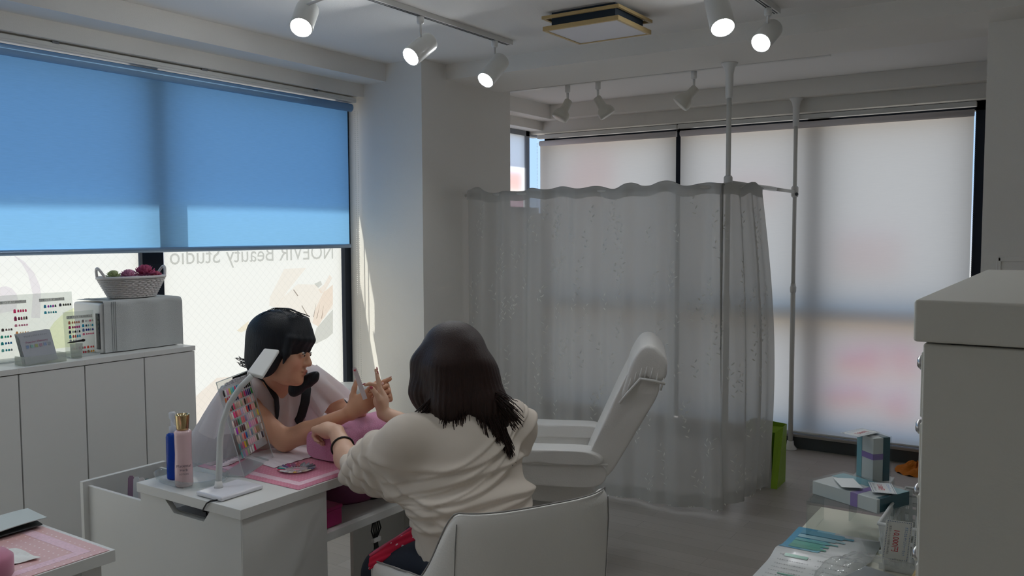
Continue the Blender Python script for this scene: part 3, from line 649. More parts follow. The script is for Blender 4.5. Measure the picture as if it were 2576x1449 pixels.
# ---------------------------------------------------------------- things on the nail desk
def dots_mat(name, base, dot, sp, rr):
    def f(t):
        co = N(t, 'TexCoord'); vo = N(t, 'TexVoronoi', Scale=1 / sp); vo.inputs['Randomness'].default_value = 0; t.links.new(co.outputs['Object'], vo.inputs['Vector'])
        mp = N(t, 'Mapping'); mp.inputs['Scale'].default_value = (1, 1, 0.0); t.links.new(co.outputs['Object'], mp.inputs[0]); t.links.new(mp.outputs[0], vo.inputs['Vector'])
        l = N(t, 'Math', operation='LESS_THAN'); l.inputs[1].default_value = rr; t.links.new(vo.outputs['Distance'], l.inputs[0])
        m_ = N(t, 'Mix', data_type='RGBA'); m_.inputs['A'].default_value = lin(base); m_.inputs['B'].default_value = lin(dot); t.links.new(l.outputs[0], m_.inputs['Factor'])
        b = N(t, 'BsdfPrincipled', Roughness=.35); t.links.new(m_.outputs['Result'], b.inputs['Base Color']); return b.outputs[0]
    return shader(name, f)
lace = mat('lace_print', 'e6c3cf', .5, bump=(90, .3), vary=(120, .18))
def desk_mat(label, x0, x1, y0, y1, m, z=.7206):
    d = thing('desk_mat', label, 'mat', ((x0 + x1) / 2, (y0 + y1) / 2, z))
    G().box(x0, x1, y0, y1, z, z + .0012).build('sheet', m, d)
    b, w_ = .03, .028
    for q in ((x0 + b, x1 - b, y0 + b, y0 + b + w_), (x0 + b, x1 - b, y1 - b - w_, y1 - b), (x0 + b, x0 + b + w_, y0 + b + w_, y1 - b - w_), (x1 - b - w_, x1 - b, y0 + b + w_, y1 - b - w_)): G().box(q[0], q[1], q[2], q[3], z + .0012, z + .0016).build('lace_border', lace, d)
    return d
desk_mat('pink dotted plastic mat with lace border on the nail desk', 1.765, 2.70, 1.958, 2.448, dots_mat('pink_dots', 'd98aa2', 'e8b4c2', .014, .16))
desk_mat('faded pink dotted mat with lace border on the second table', 0.02, 1.165, 1.972, 2.448, dots_mat('pale_pink_dots', 'd9aeac', 'f3e4e4', .022, .10))
# tray
tr = thing('acrylic_tray', 'clear acrylic oval tray under the two cosmetic bottles', 'tray', (1.655, 2.325, .7205))
def tr_pt(a, k, z):
    e = .75; c, s_ = math.cos(a), math.sin(a); return V((1.655 + .088 * k * math.copysign(abs(c) ** e, c), 2.325 + .125 * k * math.copysign(abs(s_) ** e, s_), z))
pf = [(.86, .7212), (.90, .726), (.96, .738), (1.0, .745), (1.02, .744), (.985, .735), (.92, .722)]
g = G(); g.grid(lambda u, v: tr_pt(u * 6.28319, *pf[round(v * 6)]), 48, 6); g.build('rim', clear('tray_acrylic', 'eef2f2', haze=.10), tr, smooth=True)
g = G(); n = 48; g.add([tr_pt(k / n * 6.28319, .88, .7216) for k in range(n)], [tuple(range(n))]); g.build('base', clear('tray_base', 'eceff0', haze=.25), tr)
# bottles
gold = mat('gold_cap', 'c9b183', .12, 1.0); pinkb = mat('pink_bottle', 'e3c3c6', .18, spec=.6)
b = thing('lotion_bottle', 'pink lotion bottle with a shiny gold cap on the acrylic tray', 'bottle', (1.603, 2.29, .7225))
G().lathe((1.603, 2.29, .7225), [(.024, 0), (.027, .004), (.0265, .05), (.0245, .10), (.0255, .16), (.0265, .168), (.022, .173), (.015, .175)], 28).build('body', pinkb, b, smooth=True)
G().lathe((1.603, 2.29, .8975), [(.0175, 0), (.0185, .006), (.0215, .045), (.0215, .048), (.018, .048), (.0175, .044)], 28).build('cap', gold, b, smooth=True)
wv = V((.553, -.833, 0)); cv = V((1.603, 2.29, .76)) + V((-.577, -.817, 0)).normalized() * .0272
for k, (tx, sz) in enumerate((('Placental', .012), ('Herb', .011), ('LOTION', .007))): text('label_lettering', tx, mat('label_ink', '6a5a62', .6), cv + V((0, 0, .03 - k * .013)), V((.817, -.577, 0)), (0, 0, 1), sz, b)
b = thing('pump_bottle', 'slim blue pump bottle with clear nozzle behind the pink bottle', 'bottle', (1.633, 2.385, .7225))
G().lathe((1.633, 2.385, .7225), [(.019, 0), (.021, .004), (.021, .135), (.019, .143), (.010, .148)], 24).build('body', shader('blue_pet', lambda t: mix(t, .55, N(t, 'BsdfPrincipled', **{'Base_Color': lin('2c62c8'), 'Roughness': .1}).outputs[0], N(t, 'BsdfTransparent', Color=lin('3f7be0')).outputs[0])), b, smooth=True)
G().lathe((1.633, 2.385, .870), [(.011, 0), (.011, .02), (.005, .022), (.005, .042), (.0095, .046), (.011, .062), (.009, .066)], 18).build('pump', clear('clear_pump', 'e6eaf2', haze=.5), b, smooth=True)
# LED desk lamp
lp = thing('desk_lamp', 'white gooseneck desk lamp with flat square head and slab base', 'lamp', (1.64, 2.115, .7205))
G().box(1.560, 1.715, 2.056, 2.174, .7206, .7345).build('base', mat('gloss_white', 'dedee4', .12), lp, bevel=.006, seg=3)
G().lathe((1.622, 2.148, .7345), [(.014, 0), (.012, .008), (.0095, .02)], 18).build('collar', white_p, lp, smooth=True)
st = [(1.622, 2.148, .74), (1.632, 2.154, .82), (1.639, 2.158, .88), (1.648, 2.154, .93), (1.662, 2.140, .985), (1.685, 2.115, 1.035), (1.708, 2.090, 1.069)]
G().tube(st, [.0095] * 3 + [.0088] * 4, 14).build('gooseneck', mat('grey_white_rubber', 'd0d3d2', .45), lp, smooth=True)
A_, D_, B_, C_ = V((1.700, 2.105, 1.079)), V((1.722, 2.058, 1.067)), V((1.802, 2.142, 1.140)), V((1.822, 2.094, 1.136))
nn = (D_ - A_).cross(B_ - A_).normalized(); nn = nn if nn.z > 0 else -nn
g = G(); q = [A_, D_, C_, B_]; g.add([p - nn * .014 for p in q] + q, [(3, 2, 1, 0), (4, 5, 6, 7), (0, 1, 5, 4), (1, 2, 6, 5), (2, 3, 7, 6), (3, 0, 4, 7)]); g.build('head', white_p, lp, bevel=.005, seg=3)
G().tube([(1.575, 2.070, .727), (1.558, 2.075, .7245), (1.545, 2.085, .7235), (1.539, 2.095, .717), (1.540, 2.11, .70), (1.55, 2.13, .685), (1.60, 2.18, .66), (1.62, 2.20, .62)], .0024, 6).build('cord', black_p, lp, smooth=True)
# colour chart: leaning acrylic stand with nail tips
ch = thing('color_chart', 'clear acrylic chart stand with rows of coloured nail tips', 'color chart', (1.88, 2.28, .722))
cw = V((.8896, .4548, 0)); cu_ = V((-.455 * .085, .89 * .085, .30)).normalized(); cn = cw.cross(cu_).normalized(); c0_ = V((1.765, 2.206, .7235)); CW, CH_ = .240, .315
cn = cn if cn.dot(V((-1, -1, .2))) > 0 else -cn
def cp(a, b, o=0): return c0_ + cw * a + cu_ * b + cn * o
g = G(); g.add([cp(0, 0), cp(CW, 0), cp(CW, CH_), cp(0, CH_), cp(0, 0, -.003), cp(CW, 0, -.003), cp(CW, CH_, -.003), cp(0, CH_, -.003)], [(0, 1, 2, 3), (7, 6, 5, 4), (0, 4, 5, 1), (1, 5, 6, 2), (2, 6, 7, 3), (3, 7, 4, 0)]); g.build('sheet', acrylic, ch)
edge_m = clear('acrylic_edge', 'e9eeee', haze=.45)
for a0, b0, a1, b1 in ((0, 0, 0, CH_), (CW, 0, CW, CH_), (0, CH_, CW, CH_), (0, 0, CW, 0)): G().tube([cp(a0, b0, -.0015), cp(a1, b1, -.0015)], .0016, 6).build('edge', edge_m, ch)
g = G(); f0 = c0_ + cw * 0; f1 = V((1.88, 2.40, .723)); g.add([cp(0.0, .0), cp(CW, .0), cp(CW, .0) + V((-.04, .075, 0)), cp(0, 0) + V((-.04, .075, 0))], [(0, 1, 2, 3)]); g.build('foot', edge_m, ch, solid=.002)
G().add([cp(.02, .055, .001), cp(CW - .02, .055, .001), cp(CW - .02, .29, .001), cp(.02, .29, .001)], [(0, 1, 2, 3)]).build('card', clear('chart_card', 'ffffff', gloss=0, haze=.28), ch)
text('chart_heading', 'KOKO GEL カラーチャート', mat('chart_ink', '55555a', .7), cp(.13, .298, .0015), cw, cu_, .0145, ch)
tip_m = mat('nail_tip_gel', 'ffffff', .15, objcol=True, spec=.6)
tip = bpy.data.meshes.new('nail_tip'); L_, W_ = .0225, .0125; tv = []; tf = []
outl = [(-.36, 0), (-.48, .35), (-.46, .65), (-.26, .92), (0, 1.0), (.26, .92), (.46, .65), (.48, .35), (.36, 0)]
tv = [(x * W_, y * L_, .0004) for x, y in outl] + [(0, y * L_, .0032) for y in (.08, .5, .88)]
tf = [(0, 1, 10, 9), (1, 2, 10), (2, 3, 11, 10), (3, 4, 11), (4, 5, 11), (5, 6, 10, 11), (6, 7, 10), (7, 8, 9, 10), (8, 0, 9)]
tip.from_pydata(tv, [], tf); tip.materials.append(tip_m); tip.polygons.foreach_set('use_smooth', [True] * len(tf))
rows = ['14181c dcdcdc e38bb8 e8c95c 72d3b4 4cb8d0 d94f7d 1f8fb4 1c9cb8 f2b7a5 efab9a 3a2326 3d2226 2c3a38 1f4f3a',
        'd8722f a8243f b81e3c 1f5b3d 3a2440 2c2748 242b50 e88f8a f2887c 8d7057 cf2b64 6a2f86 4a2d7c 20356e 27a34a',
        'e5b53d a03038 2b3b38 dd3660 b9a290 c7a793 e6c0b0 aab58c e1b7a4 3c241c b98a7c f0938c f4b2a6 e4e4e2 f0d0d0',
        'e6cdbb efe1da ff2f86 c92d55 f29a94 ef8d8d c7b4d8 eabfd0 ead6c6 d93d33 211f55 b8233a f5a89c f5b4a8 3c5a33',
        'eadbd4 8a5a5c 7d4b4c 1d6b48 66b48f ef7a80 ea6f7a 8f85ad d8b9d0 e9d5dd f2e2e4 f6b7a8 9dbcb8 c4b3a2 e8d84c',
        'eadcd6 b82ec4 e2a06a 5a5243 4a1f22 5b1a26 d9d0b8 d5c892 e57fdc eda9c9 f0a9c6 eeb1c4 c63c58 efe9e4 ece8e4',
        'b9ab9d d8c8c0 8e9a9a f2a69a d94550 1f5fb0 a2a69c e8c0c8 6f86a0 c9c2a8 efa59c a8865a a08a68 9a9a92 e0dcd8',
        '4f9090 84688a d35a7c e0b02a 75863a f0c9d0 f0c3cc efc0ca f0bccb e9d2c8 4d563a e9e9e6 e2e2e2 22223c 8a8a90',
        '57a3a0 8d86b0 cf86a0 a9b98e e9e6e2 e8e8e4 d6195a']
for r, line in enumerate(rows):
    cols = line.split(); st_ = (CW - .045) / 14
    for k, cc in enumerate(cols):
        o = bpy.data.objects.new('nail_tip', tip); COL.objects.link(o); o.parent = ch
        Mx = Matrix((cw, cu_, cw.cross(cu_))).transposed().to_4x4(); sgn = 1 if cw.cross(cu_).dot(cn) > 0 else -1
        a_ = .022 + k * st_ if r < 8 else .022 + k * .017
        Mx.translation = cp(a_, .262 - r * .0258, .0012 * 1)
        if sgn < 0: Mx = Mx @ Matrix.Scale(-1, 4, (0, 0, 1))
        o.matrix_parent_inverse = parent_inv(ch); o.matrix_basis = Mx; o.color = lin(cc)
# fan of sample tips lying on the mat
fw_ = thing('sample_ring', 'ring of clear and glittery sample nail tips on the pink mat', 'color chart', (1.915, 2.13, .7225))
G().lathe((1.915, 2.13, .7228), [(.012, 0), (.020, 0), (.020, .0015), (.012, .0015)], 20, cap=False).build('hub', edge_m, fw_)
wc = ['2f8a8a', 'c23a60', 'd8d4d8', 'b9b9c2', 'e0d9d0', 'd4b54a', 'd6d0cc', 'cfc3b2', 'd8cfc0', '5a5a78', '8c8c96', '4a4450', '6c7078', '9a9aa4', '7c8088', 'b0606c', '8a5878', 'a04878', '6a5a88', '9aa8b0']
for k in range(20):
    a = 2 * math.pi * k / 20 + 2.3; d = V((math.cos(a), math.sin(a), 0)); ctr = V((1.915, 2.13, .7232))
    o = bpy.data.objects.new('nail_tip', tip); COL.objects.link(o); o.parent = fw_; o.matrix_parent_inverse = parent_inv(fw_)
    M_ = Matrix((d.cross(V((0, 0, 1))) * -1, d, V((0, 0, 1)))).transposed().to_4x4() @ Matrix.Rotation(.22, 4, 'X') @ Matrix.Scale(1.25, 4); M_.translation = ctr + d * .036; o.matrix_basis = M_; o.color = lin(wc[k])
    G().tube([ctr + d * .018 + V((0, 0, .001)), ctr + d * .038 + V((0, 0, .001))], .0018, 5).build('tip_stem', edge_m, fw_)
# white tip strips at the back of the mat, paper towel
ts = thing('tip_strip', 'scalloped strip of clear practice nail tips on the pink mat', 'nail tips', (1.87, 2.42, .722))
for k in range(9):
    o = bpy.data.objects.new('nail_tip', tip); COL.objects.link(o); o.parent = ts; o.matrix_parent_inverse = parent_inv(ts)
    M_ = Matrix.Rotation(-2.3, 4, 'Z') @ Matrix.Scale(1.7, 4); M_.translation = V((1.80 + k * .017, 2.385 + k * .006, .7235)); o.matrix_basis = M_; o.color = lin('e6d5dc')
G().box(1.79, 1.955, 2.405, 2.437, .7222, .7262).build('backing', edge_m, ts)
pt = thing('paper_towel', 'creased white paper towel under the technician\'s elbow', 'paper', (2.02, 2.32, .7225))
G().grid(lambda u, v: (1.885 + .27 * u + .03 * v, 2.205 + .21 * v + .0 * u, .7232 + .0018 * abs(math.sin(u * 22))), 28, 4).build('sheet', mat('paper', 'e3d9de', .9), pt, solid=.0006)
# arm cushion
cu2 = mat('pink_towelling', 'd98fb6', .95, bump=(260, .5), vary=(8, .1), sheen=.5)
ac = thing('arm_cushion', 'pink towelling arm cushion across the nail desk', 'cushion', (2.22, 2.14, .722))
def cush(u, v):
    a = u * 2 * math.pi; x = 2.035 + .40 * v; e = .5; y = .085 * math.copysign(abs(math.cos(a)) ** e, math.cos(a)); z = .050 * math.copysign(abs(math.sin(a)) ** e, math.sin(a))
    k = 1 - .10 * max(0, abs(v - .5) * 2 - .9) / .1; z = z * (1 + .10 * math.sin(v * 3.1)) if z > 0 else z
    return V((x, 2.135 + y * k + .03 * v, .7725 + z * k))
g = G(); g.grid(cush, 40, 20)
for vv in (0, 1): g.add([cush(k / 40, vv) for k in range(40)], [tuple(range(40))])
g.build('cover', cu2, ac, smooth=True, bevel=0)
for vv in (.02, .98): G().tube([cush(k / 40, vv) for k in range(41)], .0022, 6).build('piping', mat('pink_piping', 'c77ea6', .9), ac, smooth=True)
# left table bits
pcs = thing('arm_cushion', 'dark pink rounded cushion at the edge of the second table', 'cushion', (.90, 2.03, .722))
G().lathe((.895, 2.035, .722), [(.06, 0), (.068, .012), (.068, .05), (.055, .062), (0.001, .066)], 24).build('cover', mat('rose_cushion', 'b8708a', .8, sheen=.4), pcs, smooth=True)
bk = thing('booklet', 'pale grey-green booklet hanging over the second table edge', 'booklet', (1.07, 2.37, .73))
G().grid(lambda u, v: (1.00 + .17 * u + .03 * v, 2.27 + .16 * v, .728 + .012 * (1 - v) + .008 * math.sin(u * 2)), 8, 6).build('cover', mat('booklet_cover', 'b9c1bf', .4), bk, solid=.002)
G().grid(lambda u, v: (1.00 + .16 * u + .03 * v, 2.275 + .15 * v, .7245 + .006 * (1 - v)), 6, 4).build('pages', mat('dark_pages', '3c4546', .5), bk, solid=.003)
tn = thing('tissue', 'white tissue lying on the second table mat', 'tissue', (1.0, 2.12, .723))
G().grid(lambda u, v: (.93 + .11 * u, 2.06 + .12 * v + .01 * math.sin(u * 4), .7235 + .004 * abs(math.sin(u * 5 + v * 4))), 10, 10).build('sheet', mat('paper_w', 'dfe0dc', .9), tn, solid=.0005)

# ---------------------------------------------------------------- under the desk
un = thing('nail_lamp', 'plum curing lamp with a black opening on the desk shelf', 'nail lamp', (2.26, 2.2, .53))
G().lathe((2.26, 2.22, .5305), [(.125, 0), (.135, .01), (.135, .07), (.12, .105), (.08, .12), (.001, .125)], 32, sx=1.0, sy=.75).build('housing', mat('plum_plastic', '8d4a72', .35), un, smooth=True)
G().lathe((2.31, 2.125, .532), [(.055, 0), (.055, .03), (.045, .058), (.02, .07), (.001, .072)], 20, sx=1, sy=.35).build('opening', black_p, un, smooth=True)
o = thing('magenta_box', 'magenta box lying on the desk shelf beside the curing lamp', 'box', (2.0, 2.1, .53))
G().box(1.895, 2.02, 2.03, 2.14, .5305, .585).build('body', mat('magenta_card', 'b82f74', .5), o, bevel=.004); G().box(1.893, 2.022, 2.028, 2.142, .5852, .597).build('lid', mat('magenta_card', 'b82f74', .5), o, bevel=.003)
o = thing('power_strip', 'white power strip glimpsed between desk and curing lamp', 'power strip', (1.95, 2.33, .60))
G().box(1.90, 2.12, 2.36, 2.385, .531, .66).build('body', white_p, o, bevel=.004)
for k in range(3): G().box(1.93 + k * .06, 1.95 + k * .06, 2.3585, 2.3602, .60, .63).build('socket', black_p, o)
o = thing('cable_bundle', 'bundled black cable hanging under the desk shelf', 'cable', (2.19, 2.0, .45))
g = G()
for k in range(5): g.tube([(2.17 + .006 * k, 2.03, .50), (2.16 + .012 * k, 2.03, .46), (2.172 + .004 * k, 2.03, .43), (2.175 + .004 * k, 2.03, .40), (2.165 + .01 * k, 2.03, .35), (2.17 + .006 * k, 2.03, .30)], .0028, 6)
g.build('loops', black_p, o, smooth=True); G().box(2.165, 2.20, 2.022, 2.038, .418, .432).build('tie', white_p, o)
G().tube([(2.19, 2.03, .31), (2.20, 2.05, .15), (2.22, 2.10, .005)], .0028, 6).build('tail', black_p, o, smooth=True)

# ---------------------------------------------------------------- on the window cabinets
mc = thing('towel_warmer', 'white towel warmer covered by a grey-white cloth on the cabinets', 'appliance', (2.2, 3.48, 1.0))
G().box(2.0, 2.375, 3.395, 3.60, 1.001, 1.213).build('body', white_p, mc, bevel=.012, seg=3)
G().box(1.9975, 2.001, 3.40, 3.425, 1.02, 1.17).build('door_gap', mat('recess_shade', '1a2430', .2), mc)  # dark strip carries the shade of the front edge recess
cl = thing('dust_cloth', 'woven grey-white cloth draped over the towel warmer', 'cloth', (2.2, 3.48, 1.0))
cm_ = mat('waffle_cloth', 'c6c9c8', .95, bump=(700, .5))
def cloth(u, v):
    x = 2.012 + .372 * u; s_ = v * .42
    if s_ < .205: y, z = 3.386 + .004 * math.sin(u * 17), 1.004 + s_
    elif s_ < .225: a = (s_ - .205) / .02 * 1.57; y, z = 3.386 + .013 * (1 - math.cos(a)), 1.209 + .013 * math.sin(a)
    else: y, z = 3.399 + (s_ - .225), 1.2215
    return V((x, y, z - .004 * (u > .985)))
G().grid(cloth, 30, 42).build('cloth', cm_, cl, smooth=True)
for k in range(3): G().tube([cloth(.10 + k * .022, v / 20) + V((0, -.001, .001)) for v in range(21)], .0011, 5).build('drawn_thread', mat('thread', '9a9fa0', .9), cl)
bsk = thing('wicker_basket', 'small white wicker basket of silk flowers on the draped towel warmer', 'basket', (2.2, 3.47, 1.2225))
wick = mat('white_wicker', 'cfcac8', .6)
def bk_pt(a, k): return V((2.2 + (.105 + .045 * k) * math.cos(a), 3.475 + (.055 + .035 * k) * math.sin(a), 1.229 + .082 * k))
for r in range(11):
    k = r / 10; G().tube([bk_pt(j / 60 * 6.28319, k) + V((0, 0, .0)) + (V((math.cos(j / 60 * 6.28319), math.sin(j / 60 * 6.28319), 0)) * .003 * (1 if (j + r) % 2 else -1)) for j in range(61)], .0048, 6, cap=False).build('weave', wick, bsk, smooth=True)
for j in range(30): G().tube([bk_pt(j / 30 * 6.28319, k / 4) for k in range(5)], .0028, 5).build('stake', wick, bsk)
G().lathe((2.2, 3.475, 1.2255), [(.105, 0), (.105, .003)], 28, sy=.55).build('bottom', wick, bsk)
G().tube([bk_pt(j / 60 * 6.28319, 1.03) for j in range(61)], .0065, 8, cap=False).build('rim', wick, bsk, smooth=True)
for a0 in (0, math.pi):
    pts = []
    for j in range(13):
        t = j / 12; a = a0 + (t - .5) * .75; p = bk_pt(a, 1); pts.append(p + V((math.cos(a0) * .008 * math.sin(t * 3.14), 0, .045 * math.sin(t * 3.14))))
    G().tube(pts, .006, 8).build('handle', wick, bsk, smooth=True)
def bloom(label, c, R, col, n=26):
    f = thing('silk_flower', label, 'flower', c, 'silk flowers in the wicker basket'); rr = random.Random(int(c[0] * 1000)); g = G()
    for k in range(n):
        t = k / n; el = 1.45 * (1 - t) + .05; az = k * 2.4; d = V((math.cos(az) * math.cos(el), math.sin(az) * math.cos(el), math.sin(el))); s_ = d.cross(V((0, 0, 1))).normalized() if abs(d.z) < .99 else V((1, 0, 0)); u_ = s_.cross(d)
        b0 = V(c) + d * R * .2; w_ = R * (.30 + .25 * t)
        for half in (-1, 1):
            g.add([b0, b0 + d * R * .55 + s_ * w_ * half * .8 + u_ * R * .1, b0 + d * R * .8 + s_ * w_ * half * .5 + u_ * R * (.22 + rr.uniform(-.06, .06)), b0 + d * R * .75 + u_ * R * .12], [(0, 1, 2, 3)])
    g.build('petals', mat('petal_' + col, col, .8, trans=.3), f, smooth=True, solid=.0012); return f
bloom('pale green silk flower at the basket\'s end', (2.105, 3.460, 1.312), .034, 'c9d3a0'); bloom('light pink silk flower in the middle of the basket', (2.168, 3.450, 1.306), .042, 'e3a3c2')
bloom('large deep pink silk flower standing tallest in the basket', (2.247, 3.450, 1.314), .052, 'd0668f'); bloom('small rose silk flower tucked by the basket handle', (2.305, 3.455, 1.306), .030, 'd8738f')
# printed price boards in acrylic
ink = mat('print_ink', '4a4a4c', .8); greyb = mat('print_bar', 'd2d0cc', .8, trans=.5)
def board(label, x0, x1, y, z0, z1, tilt=.06):
    b = thing('menu_board', label, 'sign', ((x0 + x1) / 2, y, z0), 'acrylic nail menu boards'); dy = (z1 - z0) * tilt
    g = G(); g.add([(x0, y, z0), (x1, y, z0), (x1, y + dy, z1), (x0, y + dy, z1), (x0, y + .003, z0), (x1, y + .003, z0), (x1, y + dy + .003, z1), (x0, y + dy + .003, z1)], [(0, 1, 2, 3), (7, 6, 5, 4), (0, 4, 5, 1), (1, 5, 6, 2), (2, 6, 7, 3), (3, 7, 4, 0)]); g.build('sheet', clear('board_acrylic', 'f4f6f4', haze=.10), b)
    G().box(x0, x1, y - .03, y + .03, z0 - .0, z0 + .003).build('foot', edge_m, b)
    return b, lambda a, c, o=.0: V((x0 + a, y + c * tilt - .001 - o, z0 + c))
prnt = mat('print_colors', 'ffffff', .5, attr='Col', trans=.5)
def rowset(b, pf, specs):
    g = G()
    for a, c, cols, w_, h_ in specs:
        for k, cc in enumerate(cols.split()):
            x = a + k * w_ * .92 + (.004 if k else 0); s_ = 1.0 if k == 0 else .72; ww, hh = w_ * .42 * s_ * 1.15, h_ * .5 * s_
            pl_ = [(-ww, -hh * .8), (ww, -hh * .8), (ww * 1.02, hh * .3), (ww * .6, hh), (-ww * .6, hh), (-ww * 1.02, hh * .3)]
            g.add([pf(x + p[0], c + p[1], .0006) for p in pl_], [tuple(range(6))], cc)
    o_ = g.build('nail_print', prnt, b); o_['kind'] = 'stuff'
def heading(b, pf, a, c, s_, w_=.085):
    g = G(); g.add([pf(a - w_ * .52, c - .0065, .0004), pf(a + w_ * .52, c - .0065, .0004), pf(a + w_ * .52, c + .0065, .0004), pf(a - w_ * .52, c + .0065, .0004)], [(0, 1, 2, 3)]); g.build('heading_bar', greyb, b)
    text('heading', s_, ink, pf(a, c, .001), (1, 0, 0), (0, .06, 1), .011, b, width=w_)
b1, f1_ = board('large acrylic nail menu board at the picture edge', 1.50, 1.95, 3.50, 1.002, 1.262)
heading(b1, f1_, .205, .232, '【定額ハンド ￥7,000(税込)】', .11); heading(b1, f1_, .365, .232, '【定額フット ￥7,000(税込)】', .10)
rowset(b1, f1_, [(.215, .195, 'd83a6c d83a6c d83a6c d83a6c d83a6c', .0105, .017), (.216, .165, '8f2450 5a2030 9a2a58 8c7870 4a3034', .0105, .020), (.216, .138, 'c9829a c9829a c9829a c9829a c9829a', .0105, .012), (.218, .105, 'e09a60 e8c4a0 e8c8a8 e09a60 eacdb0', .0105, .020),
    (.335, .205, '2a7fa0 a83aa8 2a7fa0 a83aa8 4a5a50', .0105, .015), (.398, .207, '3c3648 4a4a42 4a4a42 4a4a42 4a4a42', .0105, .014), (.335, .180, '2f8fa8 5aa0b0 9fc0c4 2f8f98 2f8f98', .0105, .013), (.165, .125, '5a5050 7a6060 a09090 4a4040', .0105, .013), (.160, .098, '2a9c88 2a9c88 2a9c88 a04848', .0105, .013), (.160, .072, '1a8a90 1a6aa0 3a4a78 1a7ab0', .0105, .013), (.160, .045, '6ab0b0 1a8a98 1a8a98 8a9090', .0105, .013)])
b2, f2_ = board('smaller acrylic nail menu board leaning before the towel warmer', 1.865, 1.992, 3.42, 1.002, 1.185)
heading(b2, f2_, .066, .160, '【定額フット ￥8,000(税込)】', .105)
rowset(b2, f2_, [(.022, .138, 'c07a64 c07a64 c07a64 c07a64 c07a64', .0098, .014), (.022, .119, 'a8246c a8246c a8246c b82a6c a8246c', .0098, .014), (.022, .100, '2a3050 b0b0b4 1a1a22 b8b8bc 14161a', .0098, .014), (.022, .081, '3a98b4 c04a60 d06a50 2a98b8 3a98b4', .0098, .017), (.022, .064, 'a8a8b0 b4b4bc b8b8c0', .0098, .012),
    (.079, .140, '8c8484 b4b0b0 c8c4c4 d05068 a8a4a0', .0098, .013), (.079, .121, '1a90b8 24304c 8ac0c8 c8c8c0 2a98b8', .0098, .014), (.079, .103, '5a6a98 1a2a88 1a2a88 8a9aa0 2a2a80', .0098, .014), (.079, .086, 'd86a88 d86a88 d86a88 d86a88 d86a88', .0098, .010),
    (.022, .030, '5a7a54 d85a48 8a8a58', .0098, .013), (.058, .031, 'b83048 8a7a70 c83048', .0098, .014), (.094, .031, 'd8503c c03040 d05040', .0098, .012), (.060, .012, '8a8080 c0283c c0283c', .0098, .012), (.094, .013, '8a6a58 c8882a c8882a', .0098, .012)])
lh = thing('leaflet_holder', 'clear acrylic holder stacked with grey leaflets on the cabinets', 'leaflet holder', (1.73, 3.36, 1.0))
hz = clear('holder_acrylic', 'eef0ec', haze=.22)
for q in ((1.652, 1.815, 3.325, 3.328, 1.001, 1.035), (1.652, 1.815, 3.395, 3.398, 1.001, 1.03), (1.652, 1.655, 3.328, 3.395, 1.001, 1.035), (1.812, 1.815, 3.328, 3.395, 1.001, 1.035), (1.655, 1.812, 3.328, 3.395, 1.001, 1.004)): G().box(*q).build('wall', hz, lh)
for k in range(4):
    lf = thing('leaflet', ['front', 'second', 'third', 'rearmost'][k] + ' grey printed leaflet standing in the acrylic holder', 'leaflet', (1.73, 3.34 + k * .008, 1.005), 'leaflets in the holder')
    rt = Matrix.Rotation(-.30, 3, 'X') @ Matrix.Rotation(-.07, 3, 'Y'); cl_ = mat('leaflet_%d' % k, ['b6bac2', 'c8cbce', 'c2c7ca', 'd0d1d0'][k], .35, trans=.2)
    G().box(1.668, 1.792, 3.345 + k * .009, 3.3462 + k * .009, 1.006, 1.128, rot=rt, piv=(1.73, 3.345 + k * .009, 1.006)).build('sheet', cl_, lf)
    if k == 0:
        def lfp(a, c): return V((1.73, 3.345, 1.006)) + rt @ V((a, -.0012, c))
        a3 = rt @ V((1, 0, 0)); b3 = rt @ V((0, 0, 1))
        text('print_title', 'Powder Memory', mat('leaf_pink', 'a86a86', .8), lfp(0, .085), a3, b3, .012, lf, width=.085)
        text('print_line', 'プラスチックネイル メニュー', mat('leaf_ink', '6c7078', .8), lfp(0, .108), a3, b3, .008, lf, width=.09)
        for c, col in ((.062, '7f93b4'), (.062, '8fae9c'), (.034, '9ea7b4')):
            g = G()
            for kk in range(6): g.add([lfp(-.045 + kk * .017, c), lfp(-.034 + kk * .017, c), lfp(-.034 + kk * .017, c + .012), lfp(-.045 + kk * .017, c + .012)], [(0, 1, 2, 3)], ['7f93b4', '86b0a8', 'a0a878', 'a88a9a', '8898b8', '98a0a8'][kk])
            g.build('print_swatches', mat('leaf_print', 'ffffff', .8, attr='Col'), lf); break
br = thing('nail_brush', 'black nail brush lying across a clear cup on the cabinets', 'brush', (1.89, 3.42, 1.065))
G().tube([(1.853, 3.385, 1.0645), (1.88, 3.385, 1.066), (1.912, 3.385, 1.068)], [.001, .004, .0045], 8).build('handle', black_p, br, smooth=True); G().ell((1.919, 3.385, 1.0685), (.008, .006, .006)).build('bristles', mat('dark_hair', '2a2624', .9), br, smooth=True)
cpn = thing('clear_cup', 'small clear plastic cup carrying the nail brush', 'cup', (1.89, 3.39, 1.0)); G().lathe((1.885, 3.378, 1.001), [(.020, 0), (.024, .058), (.0225, .058), (.019, .003)], 20).build('wall', hz, cpn, smooth=True)

